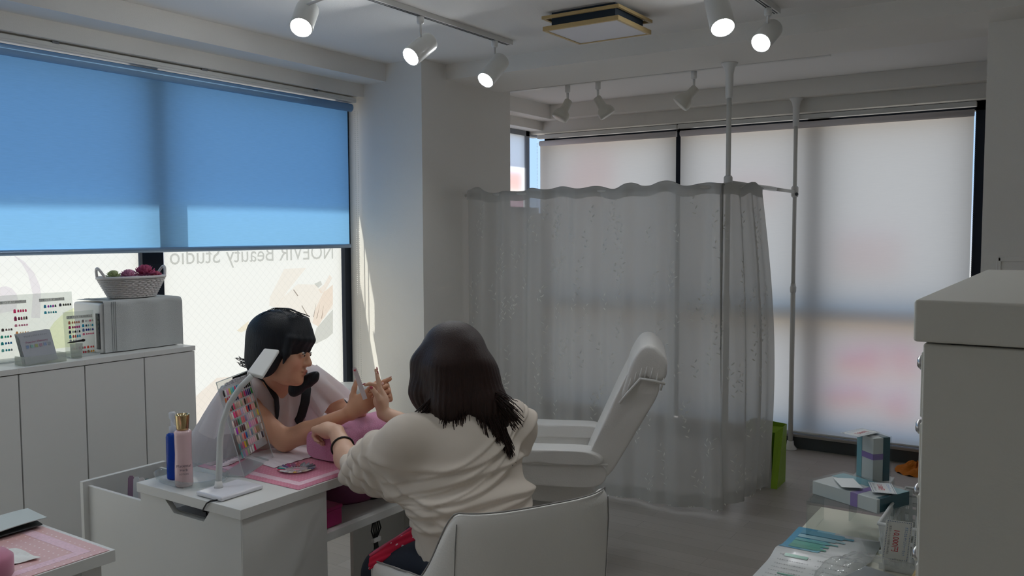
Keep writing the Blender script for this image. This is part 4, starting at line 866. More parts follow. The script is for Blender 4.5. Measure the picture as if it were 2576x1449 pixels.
# ---------------------------------------------------------------- waste bin and printed bag behind the technician
wb = thing('waste_bin', 'white lidded bin with dark rim standing by the pillar', 'bin', (3.50, 3.47, 0))
G().lathe((3.50, 3.47, 0), [(.105, 0), (.11, .01), (.125, .53), (.125, .545)], 32).build('body', white_p, wb, smooth=True)
G().lathe((3.50, 3.47, .546), [(.131, 0), (.131, .03)], 32).build('rim', mat('dark_rim', '2f3d4a', .4), wb, smooth=True)
G().lathe((3.50, 3.47, .576), [(.131, 0), (.134, .03), (.128, .05), (.09, .062), (.001, .068)], 32).build('lid', white_p, wb, smooth=True)
pb = thing('paper_bag', 'white paper bag with black scroll print behind the desk', 'bag', (3.05, 3.1, 0))
G().box(2.95, 3.20, 3.12, 3.22, 0.001, .56).build('body', mat('bag_paper', 'e4e4e0', .6), pb, bevel=.003)
for k in range(5):
    c = V((2.985 + (k % 3) * .075, 3.1185, .50 - (k // 3) * .07)); G().tube([c + V((math.cos(t * .55) * (.030 - t * .0022), 0, math.sin(t * .55) * (.030 - t * .0022))) for t in range(12)], .0025, 5, flat=.3).build('scroll_print', black_p, pb)

# ---------------------------------------------------------------- floor by the curtain and far wall
gb = thing('green_bag', 'lime green gift bag with pale side standing behind the sheer curtain', 'bag', (4.96, 1.50, 0))
lime = mat('lime_card', '8fb52a', .5); 
g = G(); g.add([(4.93, 1.60, 0), (4.93, 1.425, 0), (4.99, 1.41, .36), (4.95, 1.62, .37), (5.12, 1.60, 0), (5.12, 1.43, 0), (5.08, 1.415, .36), (5.10, 1.62, .37)], [(4, 5, 6, 7), (1, 5, 6, 2), (0, 4, 7, 3), (0, 1, 5, 4)]); g.build('side_panel', lime, gb, solid=.002)
g = G(); g.add([(4.929, 1.60, 0), (4.929, 1.455, 0), (4.965, 1.47, .32), (4.945, 1.62, .33)], [(0, 1, 2, 3)]); g.build('front_panel', mat('bag_grey', 'b9b9b4', .6), gb, solid=.002)
g = G(); g.add([(4.928, 1.46, 0), (4.928, 1.423, 0), (4.986, 1.408, .36), (4.962, 1.45, .325)], [(0, 1, 2, 3)]); g.add([(4.986, 1.408, .36), (4.95, 1.62, .37), (4.945, 1.62, .33), (4.962, 1.45, .325)], [(0, 1, 2, 3)]); g.build('border', lime, gb, solid=.003)
oc = thing('floor_cloth', 'crumpled orange cloth on the floor below the far blinds', 'cloth', (5.8, .82, 0))
def ocf(u, v):
    r = .17 * (1 - .0 * v); a = u * 6.28319; k = v; return V((5.78 + r * k * math.cos(a) * .9, .80 + r * k * math.sin(a) * .75, .005 + .055 * (1 - k ** 2) * (.75 + .3 * math.sin(a * 5 + k * 6)) + .006 * math.sin(a * 11)))
G().grid(ocf, 40, 10).build('cloth', mat('orange_cloth', 'c9761c', .95, bump=(120, .6)), oc, smooth=True)

# ---------------------------------------------------------------- display table goods
mg = thing('brochure', 'open cosmetics brochure with blue bottle photo on the display table', 'brochure', (1.85, .44, .80))
paper = mat('gloss_paper', 'd2d4d2', .25)
def mgp(u, v): return V((1.60 + .42 * u, .345 + .185 * v, .8025 + (.010 * math.exp(-((u - .56) / .08) ** 2)) + .004 * u * 0))
G().grid(mgp, 40, 4).build('pages', paper, mg, smooth=True, solid=.003)
def mgq(u0, u1, v0, v1, col, dz=.0022): 
    g = G(); n = 6; g.grid(lambda u, v: mgp(u0 + (u1 - u0) * u, v0 + (v1 - v0) * v) + V((0, 0, dz)), n, 2); return g.build('print', mat('br_' + col, col, .3), mg)
mgq(.60, 1.0, .76, 1.0, '2f8fb4'); mgq(.60, 1.0, .55, .76, '7fb9cc')
for k, (u0, v0, L, wd, col) in enumerate(((.93, .30, .62, .035, '4a93ac'), (.86, .34, .55, .025, '8fb9c4'), (.80, .36, .50, .02, '5fa7a8'), (.745, .38, .42, .03, '58a596'), (.69, .40, .42, .035, '4c9a86'))):
    g = G(); g.add([mgp(u0 - wd, .92) + V((0, 0, .003)), mgp(u0 + wd, .92) + V((0, 0, .003)), mgp(u0 + wd, .92 - L * .8) + V((0, 0, .003)), mgp(u0 + wd * .4, .92 - L * .82) + V((0, 0, .003)), mgp(u0 + wd * .4, .92 - L) + V((0, 0, .003)), mgp(u0 - wd * .4, .92 - L) + V((0, 0, .003)), mgp(u0 - wd * .4, .92 - L * .82) + V((0, 0, .003)), mgp(u0 - wd, .92 - L * .8) + V((0, 0, .003))], [tuple(range(8))]); g.build('print_bottle', mat('br_' + col, col, .3), mg)
for r in range(7):
    for c in range(2):
        p = mgp(.50 - r * .05, .74 - c * .42); text('print_text', 'うるおいを与えて肌を整える', mat('br_ink', '66696a', .6), p + V((0, 0, .0024)), (0, -1, 0), (1, 0, 0), .0065, mg, width=.065)
mgq(.49, .515, .60, .86, '6fae96', .0026); mgq(.27, .285, .55, .80, '5f9e88', .0026)
ri = thing('acrylic_riser', 'clear acrylic riser under the boxed skincare sets', 'stand', (2.08, .42, .80))
G().box(1.965, 2.12, .315, .50, .884, .887).build('platform', acrylic, ri)
for y in (.335, .497): G().box(1.965, 2.12, y, y + .003, .801, .884).build('side', acrylic, ri)
teal = mat('teal_box', '6fa3ae', .4); teal_d = mat('dark_teal', '22505c', .4); lil_b = mat('lilac_band', '8f78b4', .5); boxw = mat('box_white', 'c9cdcc', .4)
wrapm = clear('cellophane', 'f6f8f8', rough=.06)
def rect_frame(ox, oy, ang): return Matrix.Translation((ox, oy, 0)) @ Matrix.Rotation(ang, 4, 'Z')
def boxr(g, F, x0, x1, y0, y1, z0, z1):
    v = [F @ V(p) for p in ((x0, y0, z0), (x1, y0, z0), (x1, y1, z0), (x0, y1, z0), (x0, y0, z1), (x1, y0, z1), (x1, y1, z1), (x0, y1, z1))]
    return g.add(v, [(0, 3, 2, 1), (4, 5, 6, 7), (0, 1, 5, 4), (1, 2, 6, 5), (2, 3, 7, 6), (3, 0, 4, 7)])
fb = thing('gift_box', 'flat wrapped skincare box with lilac band and two price cards', 'box', (2.08, .42, .86)); F = rect_frame(2.045, .400, -2.0) @ Matrix.Translation((0, 0, .028))
boxr(G(), F, -.085, .085, -.060, .052, .8596, .890).build('body', boxw, fb, bevel=.001)
boxr(G(), F, -.086, .086, .010, .053, .8600, .8905).build('sleeve', teal, fb); boxr(G(), F, .075, .0862, -.050, .054, .8602, .8902).build('end', teal_d, fb)
boxr(G(), F, .018, .036, -.0608, .010, .8598, .8904).build('band', lil_b, fb)
boxr(G(), F, -.090, .090, -.064, .058, .8592, .8935).build('wrapper', wrapm, fb)
g = G(); g.add([F @ V((-.09, -.06, .862)), F @ V((-.105, -.05, .868)), F @ V((-.108, .03, .880)), F @ V((-.09, .055, .89))], [(0, 1, 2, 3)]); g.build('wrapper_fold', wrapm, fb)
red = mat('price_red', 'c2263e', .7); blue_i = mat('price_blue', '4f86c4', .7); card_m = mat('card_paper', 'd9dcdc', .6); ink2 = mat('small_ink', '777a80', .7)
def price(label, o, a, b_, w_, h_, txt, lift=None, hold=None):
    a, b_ = V(a).normalized(), V(b_).normalized(); b_ = (b_ - a * a.dot(b_)).normalized(); n_ = a.cross(b_)
    if n_.z < 0 and abs(n_.z) > .2: n_ = -n_
    if n_.dot(V((-1, -.3, .6))) < 0: n_ = -n_
    c = thing('price_card', label, 'price card', o, 'small price cards on the display table'); o = V(o); q = lambda x, y, d=0: o + a * x + b_ * y + n_ * d
    g = G(); g.add([q(-w_ / 2, -h_ / 2), q(w_ / 2, -h_ / 2), q(w_ / 2, h_ / 2), q(-w_ / 2, h_ / 2)], [(0, 1, 2, 3)]); g.build('card', card_m, c, solid=.0005)
    if txt:
        text('price', txt, red, q(0, -h_ * .08, .0008), a, b_, h_ * .30, c, width=w_ * .52)
        text('product_name', 'ボタニカル モイスチャー セット', blue_i, q(0, h_ * .27, .0008), a, b_, h_ * .15, c, width=w_ * .72)
        text('small_print', '保湿ローション 内容量 150ml 税込', ink2, q(0, -h_ * .33, .0008), a, b_, h_ * .10, c, width=w_ * .72)
        g = G()
        for k in range(24):
            for sgn in (-1, 1):
                x = -w_ * .46 + k * w_ * .92 / 23; g.add([q(x - .0007, sgn * h_ * .44 - .0007, .0007), q(x + .0007, sgn * h_ * .44 - .0007, .0007), q(x + .0007, sgn * h_ * .44 + .0007, .0007), q(x - .0007, sgn * h_ * .44 + .0007, .0007)], [(0, 1, 2, 3)])
        for k in range(14):
            for sgn in (-1, 1):
                y = -h_ * .42 + k * h_ * .84 / 13; g.add([q(sgn * w_ * .47 - .0007, y - .0007, .0007), q(sgn * w_ * .47 + .0007, y - .0007, .0007), q(sgn * w_ * .47 + .0007, y + .0007, .0007), q(sgn * w_ * .47 - .0007, y + .0007, .0007)], [(0, 1, 2, 3)])
        g.build('dotted_border', mat('dot_ink', '39598c', .7), c)
    return c
price('white price card in red lying on the flat wrapped box', (2.035, .352, .9235), (-.95, -.30, 0), (.15, -.95, .0), .082, .05, '3,500円')
price('grey-white card with plain back leaning on the flat wrapped box', (2.030, .425, .9245), (-.85, -.42, .02), (.45, -.85, .0), .080, .045, None)
st2 = thing('acrylic_riser', 'taller clear acrylic step under the upright wrapped box', 'stand', (2.17, .40, .80))
tb = thing('gift_box', 'upright wrapped skincare box with lilac band and a price card on top', 'box', (2.168, .395, .86)); F2 = rect_frame(2.172, .398, -.75)
[G().box(2.135, 2.212, y, y + .003, .801, .901).build('side', acrylic, st2) for y in (.355, .440)]; G().box(2.135, 2.212, .355, .443, .9015, .9045).build('platform', acrylic, st2)
boxr(G(), F2, -.022, .022, -.030, .030, .9055, 1.010).build('body', boxw, tb, bevel=.001); boxr(G(), F2, -.0228, .0, .012, .0308, .9057, 1.0105).build('sleeve', teal, tb); boxr(G(), F2, -.0228, .018, -.0306, .012, .958, .972).build('band', lil_b, tb)
boxr(G(), F2, .005, .023, -.031, .031, .9056, 1.0108).build('dark_side', teal_d, tb); boxr(G(), F2, -.025, .025, -.034, .034, .9052, 1.014).build('wrapper', wrapm, tb)
price('white price card lying on top of the upright wrapped box', (2.155, .425, 1.0165), (.9, -.38, 0), (.38, .9, .0), .085, .05, '5,000円')
def crate(label, x0, x1, y0, y1, z0, z1, m):
    c = thing('plastic_basket', label, 'basket', ((x0 + x1) / 2, (y0 + y1) / 2, z0), 'white perforated baskets'); G().box(x0 + .012, x1 - .012, y0 + .012, y1 - .012, z0, z0 + .002).build('bottom', m, c)
    for (ax, bx, sd) in (((x0, y0), (x1, y0), (0, 1)), ((x0, y1), (x1, y1), (0, -1)), ((x0, y0), (x0, y1), (1, 0)), ((x1, y0), (x1, y1), (-1, 0))):
        L = math.dist(ax, bx); n = max(4, int(L / .014)); g = G(); dx, dy = (bx[0] - ax[0]) / n, (bx[1] - ax[1]) / n
        def pp(i, k): s_ = (1 - k) * .012; return V((ax[0] + dx * i + sd[0] * s_, ax[1] + dy * i + sd[1] * s_, z0 + (z1 - z0) * k))
        for i in range(n):
            for k0, k1 in ((0, .14), (.34, .42), (.62, .70), (.86, 1.0)): g.add([pp(i, k0), pp(i + 1, k0), pp(i + 1, k1), pp(i, k1)], [(0, 1, 2, 3)])
            for k0, k1 in ((.14, .34), (.42, .62), (.70, .86)): g.add([pp(i, k0), pp(i + .45, k0), pp(i + .45, k1), pp(i, k1)], [(0, 1, 2, 3)])
        g.build('side', m, c, solid=.0016)
    G().tube([(x0, y0, z1), (x1, y0, z1), (x1, y1, z1), (x0, y1, z1), (x0, y0, z1)], .004, 8).build('rim', m, c, smooth=True); return c
crm = fabric('milky_plastic', (.50, .51, .50), (.25, .25, .25), see=.12)
crate('near white perforated basket on the display table', 1.85, 2.085, .175, .325, .8015, .90, crm)
crate('far white perforated basket by the upright box', 2.095, 2.205, .175, .328, .8015, .885, crm)
price('white price card reading ten thousand yen leaning on the near basket', (1.812, .283, .884), (-.010, .006, -.076), (.030, -.042, .016), .080, .054, '10,000円')
price('second blue-lettered card half hidden behind the drawer tower', (1.862, .236, .880), (-.010, .006, -.076), (.030, -.042, .030), .088, .054, '8,000円')
bg_ = thing('clear_bag', 'crinkled clear plastic bag with a silver sachet on the display table', 'bag', (1.74, .34, .80))
def bgf(u, v):
    a, c = u - .5, v - .5; h = .045 * max(0, 1 - (2 * a) ** 2) ** .5 * max(0, 1 - (2 * c) ** 4) ** .5
    return V((1.60 + .235 * u, .262 + .13 * v + .02 * math.sin(u * 5), .818 + h + .006 * math.sin(u * 21 + v * 13) * math.sin(v * 17)))
G().grid(bgf, 26, 18).build('film', clear('crinkled_film', 'f2f3f2', rough=.08, haze=.12), bg_, smooth=True)
g = G(); g.add([bgf(1, .3), bgf(1, .7), V((1.875, .37, .865)), V((1.868, .345, .872))], [(0, 1, 2, 3)]); g.build('twisted_end', wrapm, bg_)
G().box(1.66, 1.79, .285, .36, .8185, .8265, rot=Matrix.Rotation(-.3, 3, 'Z')).build('sachet', mat('silver_sachet', 'a8acb0', .3, .6), bg_, bevel=.003)
G().box(1.62, 1.69, .33, .385, .8185, .825, rot=Matrix.Rotation(.3, 3, 'Z')).build('green_insert', mat('mint_card', '7fb49c', .5), bg_)
pc = thing('straw_pouch', 'straw-coloured woven pouch half hidden by the drawer tower', 'pouch', (1.72, .21, .80))
def pcf(u, v):
    a = u * 6.28319; k = math.sin(v * math.pi / 2) ** .6; return V((1.695 + .075 * k * math.cos(a), .205 + .042 * k * math.sin(a), .803 + .10 * (1 - v) ** .7 * (1 + .05 * math.sin(a * 3))))
G().grid(pcf, 28, 12).build('body', mat('straw_weave', 'a08a5c', .9, bump=(180, .7), vary=(60, .25)), pc, smooth=True)
# ---------------------------------------------------------------- people: one continuous skin from blended volumes
class Blend:
    def __init__(s): s.p = []
    def cap(s, a, b, ra, rb=None, k=.02, sub=False): s.p.append(('c', np.array(a, float), np.array(b, float), ra, ra if rb is None else rb, k, sub)); return s
    def chain(s, pts, rs, k=.02):
        for i in range(len(pts) - 1): s.cap(pts[i], pts[i + 1], rs[i], rs[i + 1], k)
        return s
    def ell(s, c, r, rot=None, k=.02, sub=False): s.p.append(('e', np.array(c, float), np.array(r, float), None if rot is None else np.array(rot, float), None, k, sub)); return s
    def mesh(s, h):
        lo, hi = np.full(3, 1e9), np.full(3, -1e9); bb = []
        for q in s.p:
            if q[0] == 'c': r = max(q[3], q[4]); l, u = np.minimum(q[1], q[2]) - r, np.maximum(q[1], q[2]) + r
            else: r = q[2].max() if q[3] is not None else q[2]; l, u = q[1] - r, q[1] + r
            m = q[5] * 2 + 3 * h; bb.append((l - m, u + m))
            if not q[6]: lo, hi = np.minimum(lo, l), np.maximum(hi, u)
        lo -= 3 * h; n = np.ceil((hi + 3 * h - lo) / h).astype(int) + 1
        D = np.full(n, .5, np.float32)
        for q, (l, u) in zip(s.p, bb):
            i0 = np.clip(np.floor((l - lo) / h).astype(int), 0, n); i1 = np.clip(np.ceil((u - lo) / h).astype(int) + 1, 0, n)
            if (i1 <= i0).any(): continue
            ax = [(lo[d] + h * np.arange(i0[d], i1[d])).astype(np.float32) for d in range(3)]
            X, Y, Z = ax[0][:, None, None] - np.float32(q[1][0]), ax[1][None, :, None] - np.float32(q[1][1]), ax[2][None, None, :] - np.float32(q[1][2])
            if q[0] == 'c':
                ba = (q[2] - q[1]).astype(np.float32); bb_ = float(ba @ ba) + 1e-12
                t = np.clip((X * ba[0] + Y * ba[1] + Z * ba[2]) / bb_, 0, 1)
                d = np.sqrt((X - ba[0] * t) ** 2 + (Y - ba[1] * t) ** 2 + (Z - ba[2] * t) ** 2) - (q[3] + (q[4] - q[3]) * t)
            else:
                if q[3] is not None:
                    Rm = q[3].astype(np.float32); A = X * Rm[0, 0] + Y * Rm[1, 0] + Z * Rm[2, 0]; B = X * Rm[0, 1] + Y * Rm[1, 1] + Z * Rm[2, 1]; C = X * Rm[0, 2] + Y * Rm[1, 2] + Z * Rm[2, 2]
                else: A, B, C = X, Y, Z
                r = q[2].astype(np.float32); k0 = np.sqrt((A / r[0]) ** 2 + (B / r[1]) ** 2 + (C / r[2]) ** 2); k1 = np.sqrt((A / r[0] ** 2) ** 2 + (B / r[1] ** 2) ** 2 + (C / r[2] ** 2) ** 2) + 1e-6
                d = k0 * (k0 - 1) / k1
            S_ = D[i0[0]:i1[0], i0[1]:i1[1], i0[2]:i1[2]]; k = q[5]
            if q[6]: d = -d; hh = np.clip(.5 - .5 * (S_ - d) / k, 0, 1); S_[...] = S_ * (1 - hh) + d * hh + k * hh * (1 - hh)
            else: hh = np.clip(.5 + .5 * (S_ - d) / k, 0, 1); S_[...] = S_ * (1 - hh) + d * hh - k * hh * (1 - hh)
        return nets(D, lo, h)
def nets(D, lo, h):
    """surface nets: one vertex per crossed cell, one quad per crossed grid edge"""
    sg = D < 0; c = sg[:-1, :-1, :-1]; cnt = np.zeros(c.shape, np.int8)
    for i in (0, 1):
        for j in (0, 1):
            for k in (0, 1): cnt += sg[i:sg.shape[0] - 1 + i, j:sg.shape[1] - 1 + j, k:sg.shape[2] - 1 + k]
    act = np.argwhere((cnt > 0) & (cnt < 8)); idx = np.full(c.shape, -1, np.int32); idx[act[:, 0], act[:, 1], act[:, 2]] = np.arange(len(act))
    acc = np.zeros((len(act), 3)); num = np.zeros(len(act))
    cor = np.array([(i, j, k) for i in (0, 1) for j in (0, 1) for k in (0, 1)])
    val = {tuple(q): D[act[:, 0] + q[0], act[:, 1] + q[1], act[:, 2] + q[2]] for q in cor}
    for a in cor:
        for d in range(3):
            if a[d] == 0:
                b = a.copy(); b[d] = 1; va, vb = val[tuple(a)], val[tuple(b)]; m = (va < 0) != (vb < 0); t = np.where(m, va / np.where(m, va - vb, 1), 0)
                p = np.repeat(a[None, :].astype(float), len(act), 0); p[:, d] += t; acc[m] += p[m]; num[m] += 1
    V_ = lo + h * (act + acc / num[:, None]); F = []
    for d in range(3):
        e = [0, 1, 2]; e.remove(d); s0 = [slice(None)] * 3; s1 = [slice(None)] * 3; s0[d] = slice(0, -1); s1[d] = slice(1, None)
        ch = sg[tuple(s0)] != sg[tuple(s1)]; w_ = np.argwhere(ch); w_ = w_[(w_[:, e[0]] > 0) & (w_[:, e[1]] > 0) & (w_[:, e[0]] < D.shape[e[0]] - 1) & (w_[:, e[1]] < D.shape[e[1]] - 1)]
        inside = sg[w_[:, 0], w_[:, 1], w_[:, 2]]
        def at(o0, o1): q = w_.copy(); q[:, e[0]] += o0; q[:, e[1]] += o1; return idx[q[:, 0], q[:, 1], q[:, 2]]
        Q = np.stack([at(-1, -1), at(0, -1), at(0, 0), at(-1, 0)], 1); flip = inside if d != 1 else ~inside; Q[~flip] = Q[~flip][:, ::-1]; F.append(Q)
    return V_, np.concatenate(F)
def relax(Vv, F, it=2, lam=.5):
    E = np.concatenate([F[:, [0, 1]], F[:, [1, 2]], F[:, [2, 3]], F[:, [3, 0]]])
    for _ in range(it):
        a = np.zeros_like(Vv); n = np.zeros(len(Vv)); np.add.at(a, E[:, 0], Vv[E[:, 1]]); np.add.at(a, E[:, 1], Vv[E[:, 0]]); np.add.at(n, E[:, 0], 1); np.add.at(n, E[:, 1], 1)
        Vv = Vv * (1 - lam) + a / n[:, None] * lam
    return Vv
def normals(Vv, F):
    n = np.cross(Vv[F[:, 2]] - Vv[F[:, 0]], Vv[F[:, 3]] - Vv[F[:, 1]]); a = np.zeros_like(Vv)
    for k in range(4): np.add.at(a, F[:, k], n)
    return a / (np.linalg.norm(a, axis=1)[:, None] + 1e-9)
def skin(name, VF, m, parent, cols=None):
    Vv, F = VF; me = bpy.data.meshes.new(name); nv, nf = len(Vv), len(F)
    me.vertices.add(nv); me.vertices.foreach_set('co', Vv.astype(np.float32).ravel()); me.loops.add(nf * 4); me.loops.foreach_set('vertex_index', F.astype(np.int32).ravel())
    me.polygons.add(nf); me.polygons.foreach_set('loop_start', np.arange(0, nf * 4, 4, dtype=np.int32)); me.update(calc_edges=True); me.validate()
    me.polygons.foreach_set('use_smooth', [True] * len(me.polygons)); me.materials.append(m)
    if cols is not None:
        at_ = me.color_attributes.new('Col', 'FLOAT_COLOR', 'POINT'); at_.data.foreach_set('color', np.concatenate([cols, np.ones((nv, 1))], 1).astype(np.float32).ravel())
    o = bpy.data.objects.new(name, me); COL.objects.link(o); o.parent = parent; o.matrix_parent_inverse = parent_inv(parent); return o
def frame(F_, up=(0, 0, 1)):
    f = V(F_).normalized(); r = f.cross(V(up)).normalized(); u = r.cross(f); return f, r, u
def head(B, c, fr):
    f, r, u = fr; c = V(c); q = lambda a, b, d: c + f * a + r * b + u * d; rot = np.array(Matrix((f, r, u)).transposed())
    B.ell(q(-.018, 0, .030), (.096, .077, .088), rot, .01); B.ell(q(.028, 0, -.03), (.062, .062, .082), rot, .03)
    B.ell(q(.040, 0, -.080), (.042, .045, .030), rot, .03); B.ell(q(.074, 0, -.097), (.017, .020, .014), rot, .02)
    B.ell(q(.066, 0, .026), (.024, .052, .020), rot, .02)
    for s in (-1, 1):
        B.ell(q(.052, s * .040, -.035), (.030, .026, .030), rot, .02); B.ell(q(.094, s * .031, .003), (.012, .017, .009), rot, .012, True)
        B.ell(q(.083, s * .031, .001), (.011, .016, .0085), rot, .004); B.ell(q(-.006, s * .076, -.012), (.020, .007, .030), rot, .008)
        B.ell(q(.092, s * .011, -.034), (.010, .008, .007), rot, .006)
    B.cap(q(.086, 0, .012), q(.103, 0, -.026), .006, .009, .014); B.ell(q(.101, 0, -.030), (.010, .011, .009), rot, .008)
    B.ell(q(.091, 0, -.057), (.010, .021, .0055), rot, .006); B.ell(q(.088, 0, -.0675), (.010, .018, .0065), rot, .006)
    B.cap(q(.1045, -.02, -.0622), q(.1045, .02, -.0622), .0035, .0035, .003, True)
    return q
def hand(B, W, Dv, Nv, left, curls, thumb=(.5, .3), sc=.92, spread=.06):
    """wrist W, direction Dv to the knuckles, palm normal Nv; curls per finger in radians (three joints share it)"""
    D_ = V(Dv).normalized(); N_ = V(Nv); N_ = (N_ - D_ * D_.dot(N_)).normalized(); T = D_.cross(N_) * (-1 if left else 1); W = V(W); nails = []
    off = (.030, .0105, -.0095, -.028); ln = (.070, .078, .073, .057); rd = (.0088, .009, .0086, .0076)
    for i in range(4):
        B.cap(W + T * off[i] * .55 * sc, W + (D_ * .082 + T * off[i]) * sc, .0135 * sc, .0112 * sc, .012)
        p = W + (D_ * (.085 - .006 * abs(i - 1)) + T * off[i]) * sc; d = (D_ + T * spread * (1.2 - i * .8)).normalized(); a = 0; cv = curls[i]; cv = cv if isinstance(cv, (tuple, list)) else (cv, cv, cv * .8)
        for j, (seg, k) in enumerate(((.46, 0), (.30, 1), (.24, 2))):
            a += cv[j]; e = d * math.cos(a) + N_ * math.sin(a); q = p + e * ln[i] * seg * sc; r0 = rd[i] * sc * (1 - .10 * j); B.cap(p, q, r0, r0 * .90, .004); p = q
        nails.append((p, e, (N_ * math.cos(a) - d * math.sin(a)) * -1, rd[i] * sc))
    B.ell(W + (D_ * .045 + N_ * .004) * sc, (.030 * sc, .028 * sc, .030 * sc), None, .02)
    p = W + (D_ * .022 + T * .026 + N_ * .006) * sc; sp, cu = thumb
    d0 = (D_ * math.cos(sp) + T * math.sin(sp)).normalized(); B.cap(W + D_ * .012 * sc + T * .012 * sc, p + d0 * .030 * sc, .014 * sc, .0115 * sc, .014); p = p + d0 * .030 * sc
    d1 = (d0 + N_ * cu - T * cu * .3).normalized(); q = p + d1 * .030 * sc; B.cap(p, q, .0108 * sc, .0098 * sc, .005); d2 = (d1 + N_ * cu * .6 - T * cu * .5).normalized(); e = q + d2 * .025 * sc; B.cap(q, e, .0098 * sc, .0085 * sc, .005)
    nails.append((e, d2, T - d2 * T.dot(d2), .0095 * sc)); return nails
def nail_parts(nails, m, parent, L=.011):
    for p, e, n, r in nails:
        e = e.normalized(); n = (n - e * n.dot(e)).normalized(); s = e.cross(n); c = p + e * r * .35 + n * r * .62
        G().ell(c, (r * .62, L * .62, r * .28), 10, 6, rot=Matrix((s, e, n)).transposed()).build('fingernail', m, parent, smooth=True)
def tint_pts(Vv, base, spots):
    c = np.repeat(np.array(lin(base)[:3])[None, :], len(Vv), 0)
    for p, r, col, a in spots:
        d = np.linalg.norm((Vv - np.array(p)) / np.array(r), axis=1); w_ = np.clip(1.4 - d, 0, 1)[:, None] * a; c = c * (1 - w_) + np.array(lin(col)[:3]) * w_
    return c
skin_m = mat('skin', 'd8a88c', .48, attr='Col', bump=(300, .04))
def hair_mat(name, dark, sheen_):
    def f(t):
        co = N(t, 'TexCoord'); mp = N(t, 'Mapping'); mp.inputs['Scale'].default_value = (160, 160, 5); t.links.new(co.outputs['Object'], mp.inputs[0])
        nz = N(t, 'TexNoise', Scale=2.2, Detail=4.0); t.links.new(mp.outputs[0], nz.inputs['Vector'])
        m_ = N(t, 'Mix', data_type='RGBA'); m_.inputs['A'].default_value = lin(dark); m_.inputs['B'].default_value = lin(sheen_); t.links.new(nz.outputs['Fac'], m_.inputs['Factor'])
        b = N(t, 'BsdfPrincipled', Roughness=.45); b.inputs['Specular IOR Level'].default_value = .3; t.links.new(m_.outputs['Result'], b.inputs['Base Color']); bp = N(t, 'Bump', Strength=.45, Distance=.004); t.links.new(nz.outputs['Fac'], bp.inputs['Height']); t.links.new(bp.outputs[0], b.inputs['Normal']); return b.outputs[0]
    return shader(name, f)
def strands(paths, m, parent, name='hair_strands'):
    g = G()
    for pts, r in paths: g.tube(pts, [r * k for k in ([.7] + [1.0] * (len(pts) - 2) + [.12])], 5)
    o = g.build(name, m, parent, smooth=True); o['kind'] = 'stuff'; return o
def curve(pts, n=10):
    """Catmull-Rom through points"""
    P_ = [V(p) for p in pts]; P_ = [P_[0] * 2 - P_[1]] + P_ + [P_[-1] * 2 - P_[-2]]; out = []
    for i in range(1, len(P_) - 2):
        for k in range(n):
            t = k / n; a, b, c, d = P_[i - 1:i + 3]; out.append(.5 * ((2 * b) + (c - a) * t + (2 * a - 5 * b + 4 * c - d) * t * t + (3 * b - a - 3 * c + d) * t ** 3))
    return out + [P_[-2]]

# ================================================================ technician
tp = thing('person', 'person in white ruffled blouse and black braces skirt filing a nail', 'person', (2.10, 2.72, 0), 'people at the nail desk')
B = Blend(); hc = V((2.030, 2.318, 1.092)); fr = frame((.44, -.87, -.16), (.06, .10, 1)); hq = head(B, hc, fr)
B.chain([hq(-.022, 0, -.060), (2.068, 2.385, 1.005), (2.115, 2.46, .945)], [.046, .046, .056], .02)
B.chain([(1.985, 2.485, .915), (2.12, 2.475, .93), (2.275, 2.455, .925)], [.050, .062, .050], .04)
B.ell((2.115, 2.51, .82), (.145, .095, .15), None, .04); B.chain([(2.11, 2.53, .80), (2.10, 2.68, .60), (2.09, 2.76, .53)], [.11, .112, .13], .05)
B.chain([(1.965, 2.49, .925), (1.995, 2.41, .84), (2.045, 2.332, .767)], [.048, .043, .036], .02)          # upper arm to the elbow on the desk
B.chain([(2.045, 2.332, .767), (2.072, 2.25, .80), (2.121, 2.085, .880)], [.038, .036, .023], .02)
B.chain([(2.285, 2.455, .93), (2.305, 2.37, .86), (2.312, 2.285, .80)], [.047, .042, .034], .02)
B.chain([(2.312, 2.285, .80), (2.280, 2.21, .84), (2.232, 2.105, .915)], [.035, .033, .022], .02)
for s, xk in ((1, 2.01), (-1, 2.20)): B.chain([(2.09 - s * .08, 2.76, .52), (xk, 2.50, .47), (xk, 2.55, .10), (xk, 2.44, .05)], [.10, .062, .042, .035], .03)
nR = hand(B, (2.121, 2.085, .880), (.62, -.45, .50), (.70, .62, .10), False, [(.10, .12, .1), (.22, .2, .15), (.35, .3, .2), (.5, .4, .3)], thumb=(.75, .15))
nL = hand(B, (2.232, 2.105, .915), (.55, -.80, .22), (-.80, -.58, .0), True, [(1.35, 1.2, .7), (1.4, 1.25, .7), (1.4, 1.25, .7), (1.45, 1.3, .7)], thumb=(.35, .1))
VF = B.mesh(.0036); Vv = relax(*VF, 1, .4)
cols = tint_pts(Vv, 'd6a283', [(hq(.098, 0, -.060), (.016, .026, .012), 'b4605c', .75), (hq(.07, .045, -.03), (.03, .03, .025), 'd58674', .35), (hq(.07, -.045, -.03), (.03, .03, .025), 'd58674', .35), (hq(.088, -.031, .019), (.02, .02, .004), '4a3a36', .6), (hq(.088, .031, .019), (.02, .02, .004), '4a3a36', .6)])
skin('body', (Vv, VF[1]), skin_m, tp, cols)
nail_parts(nR + nL, mat('fingernail_pink', 'e3b9ac', .25), tp)
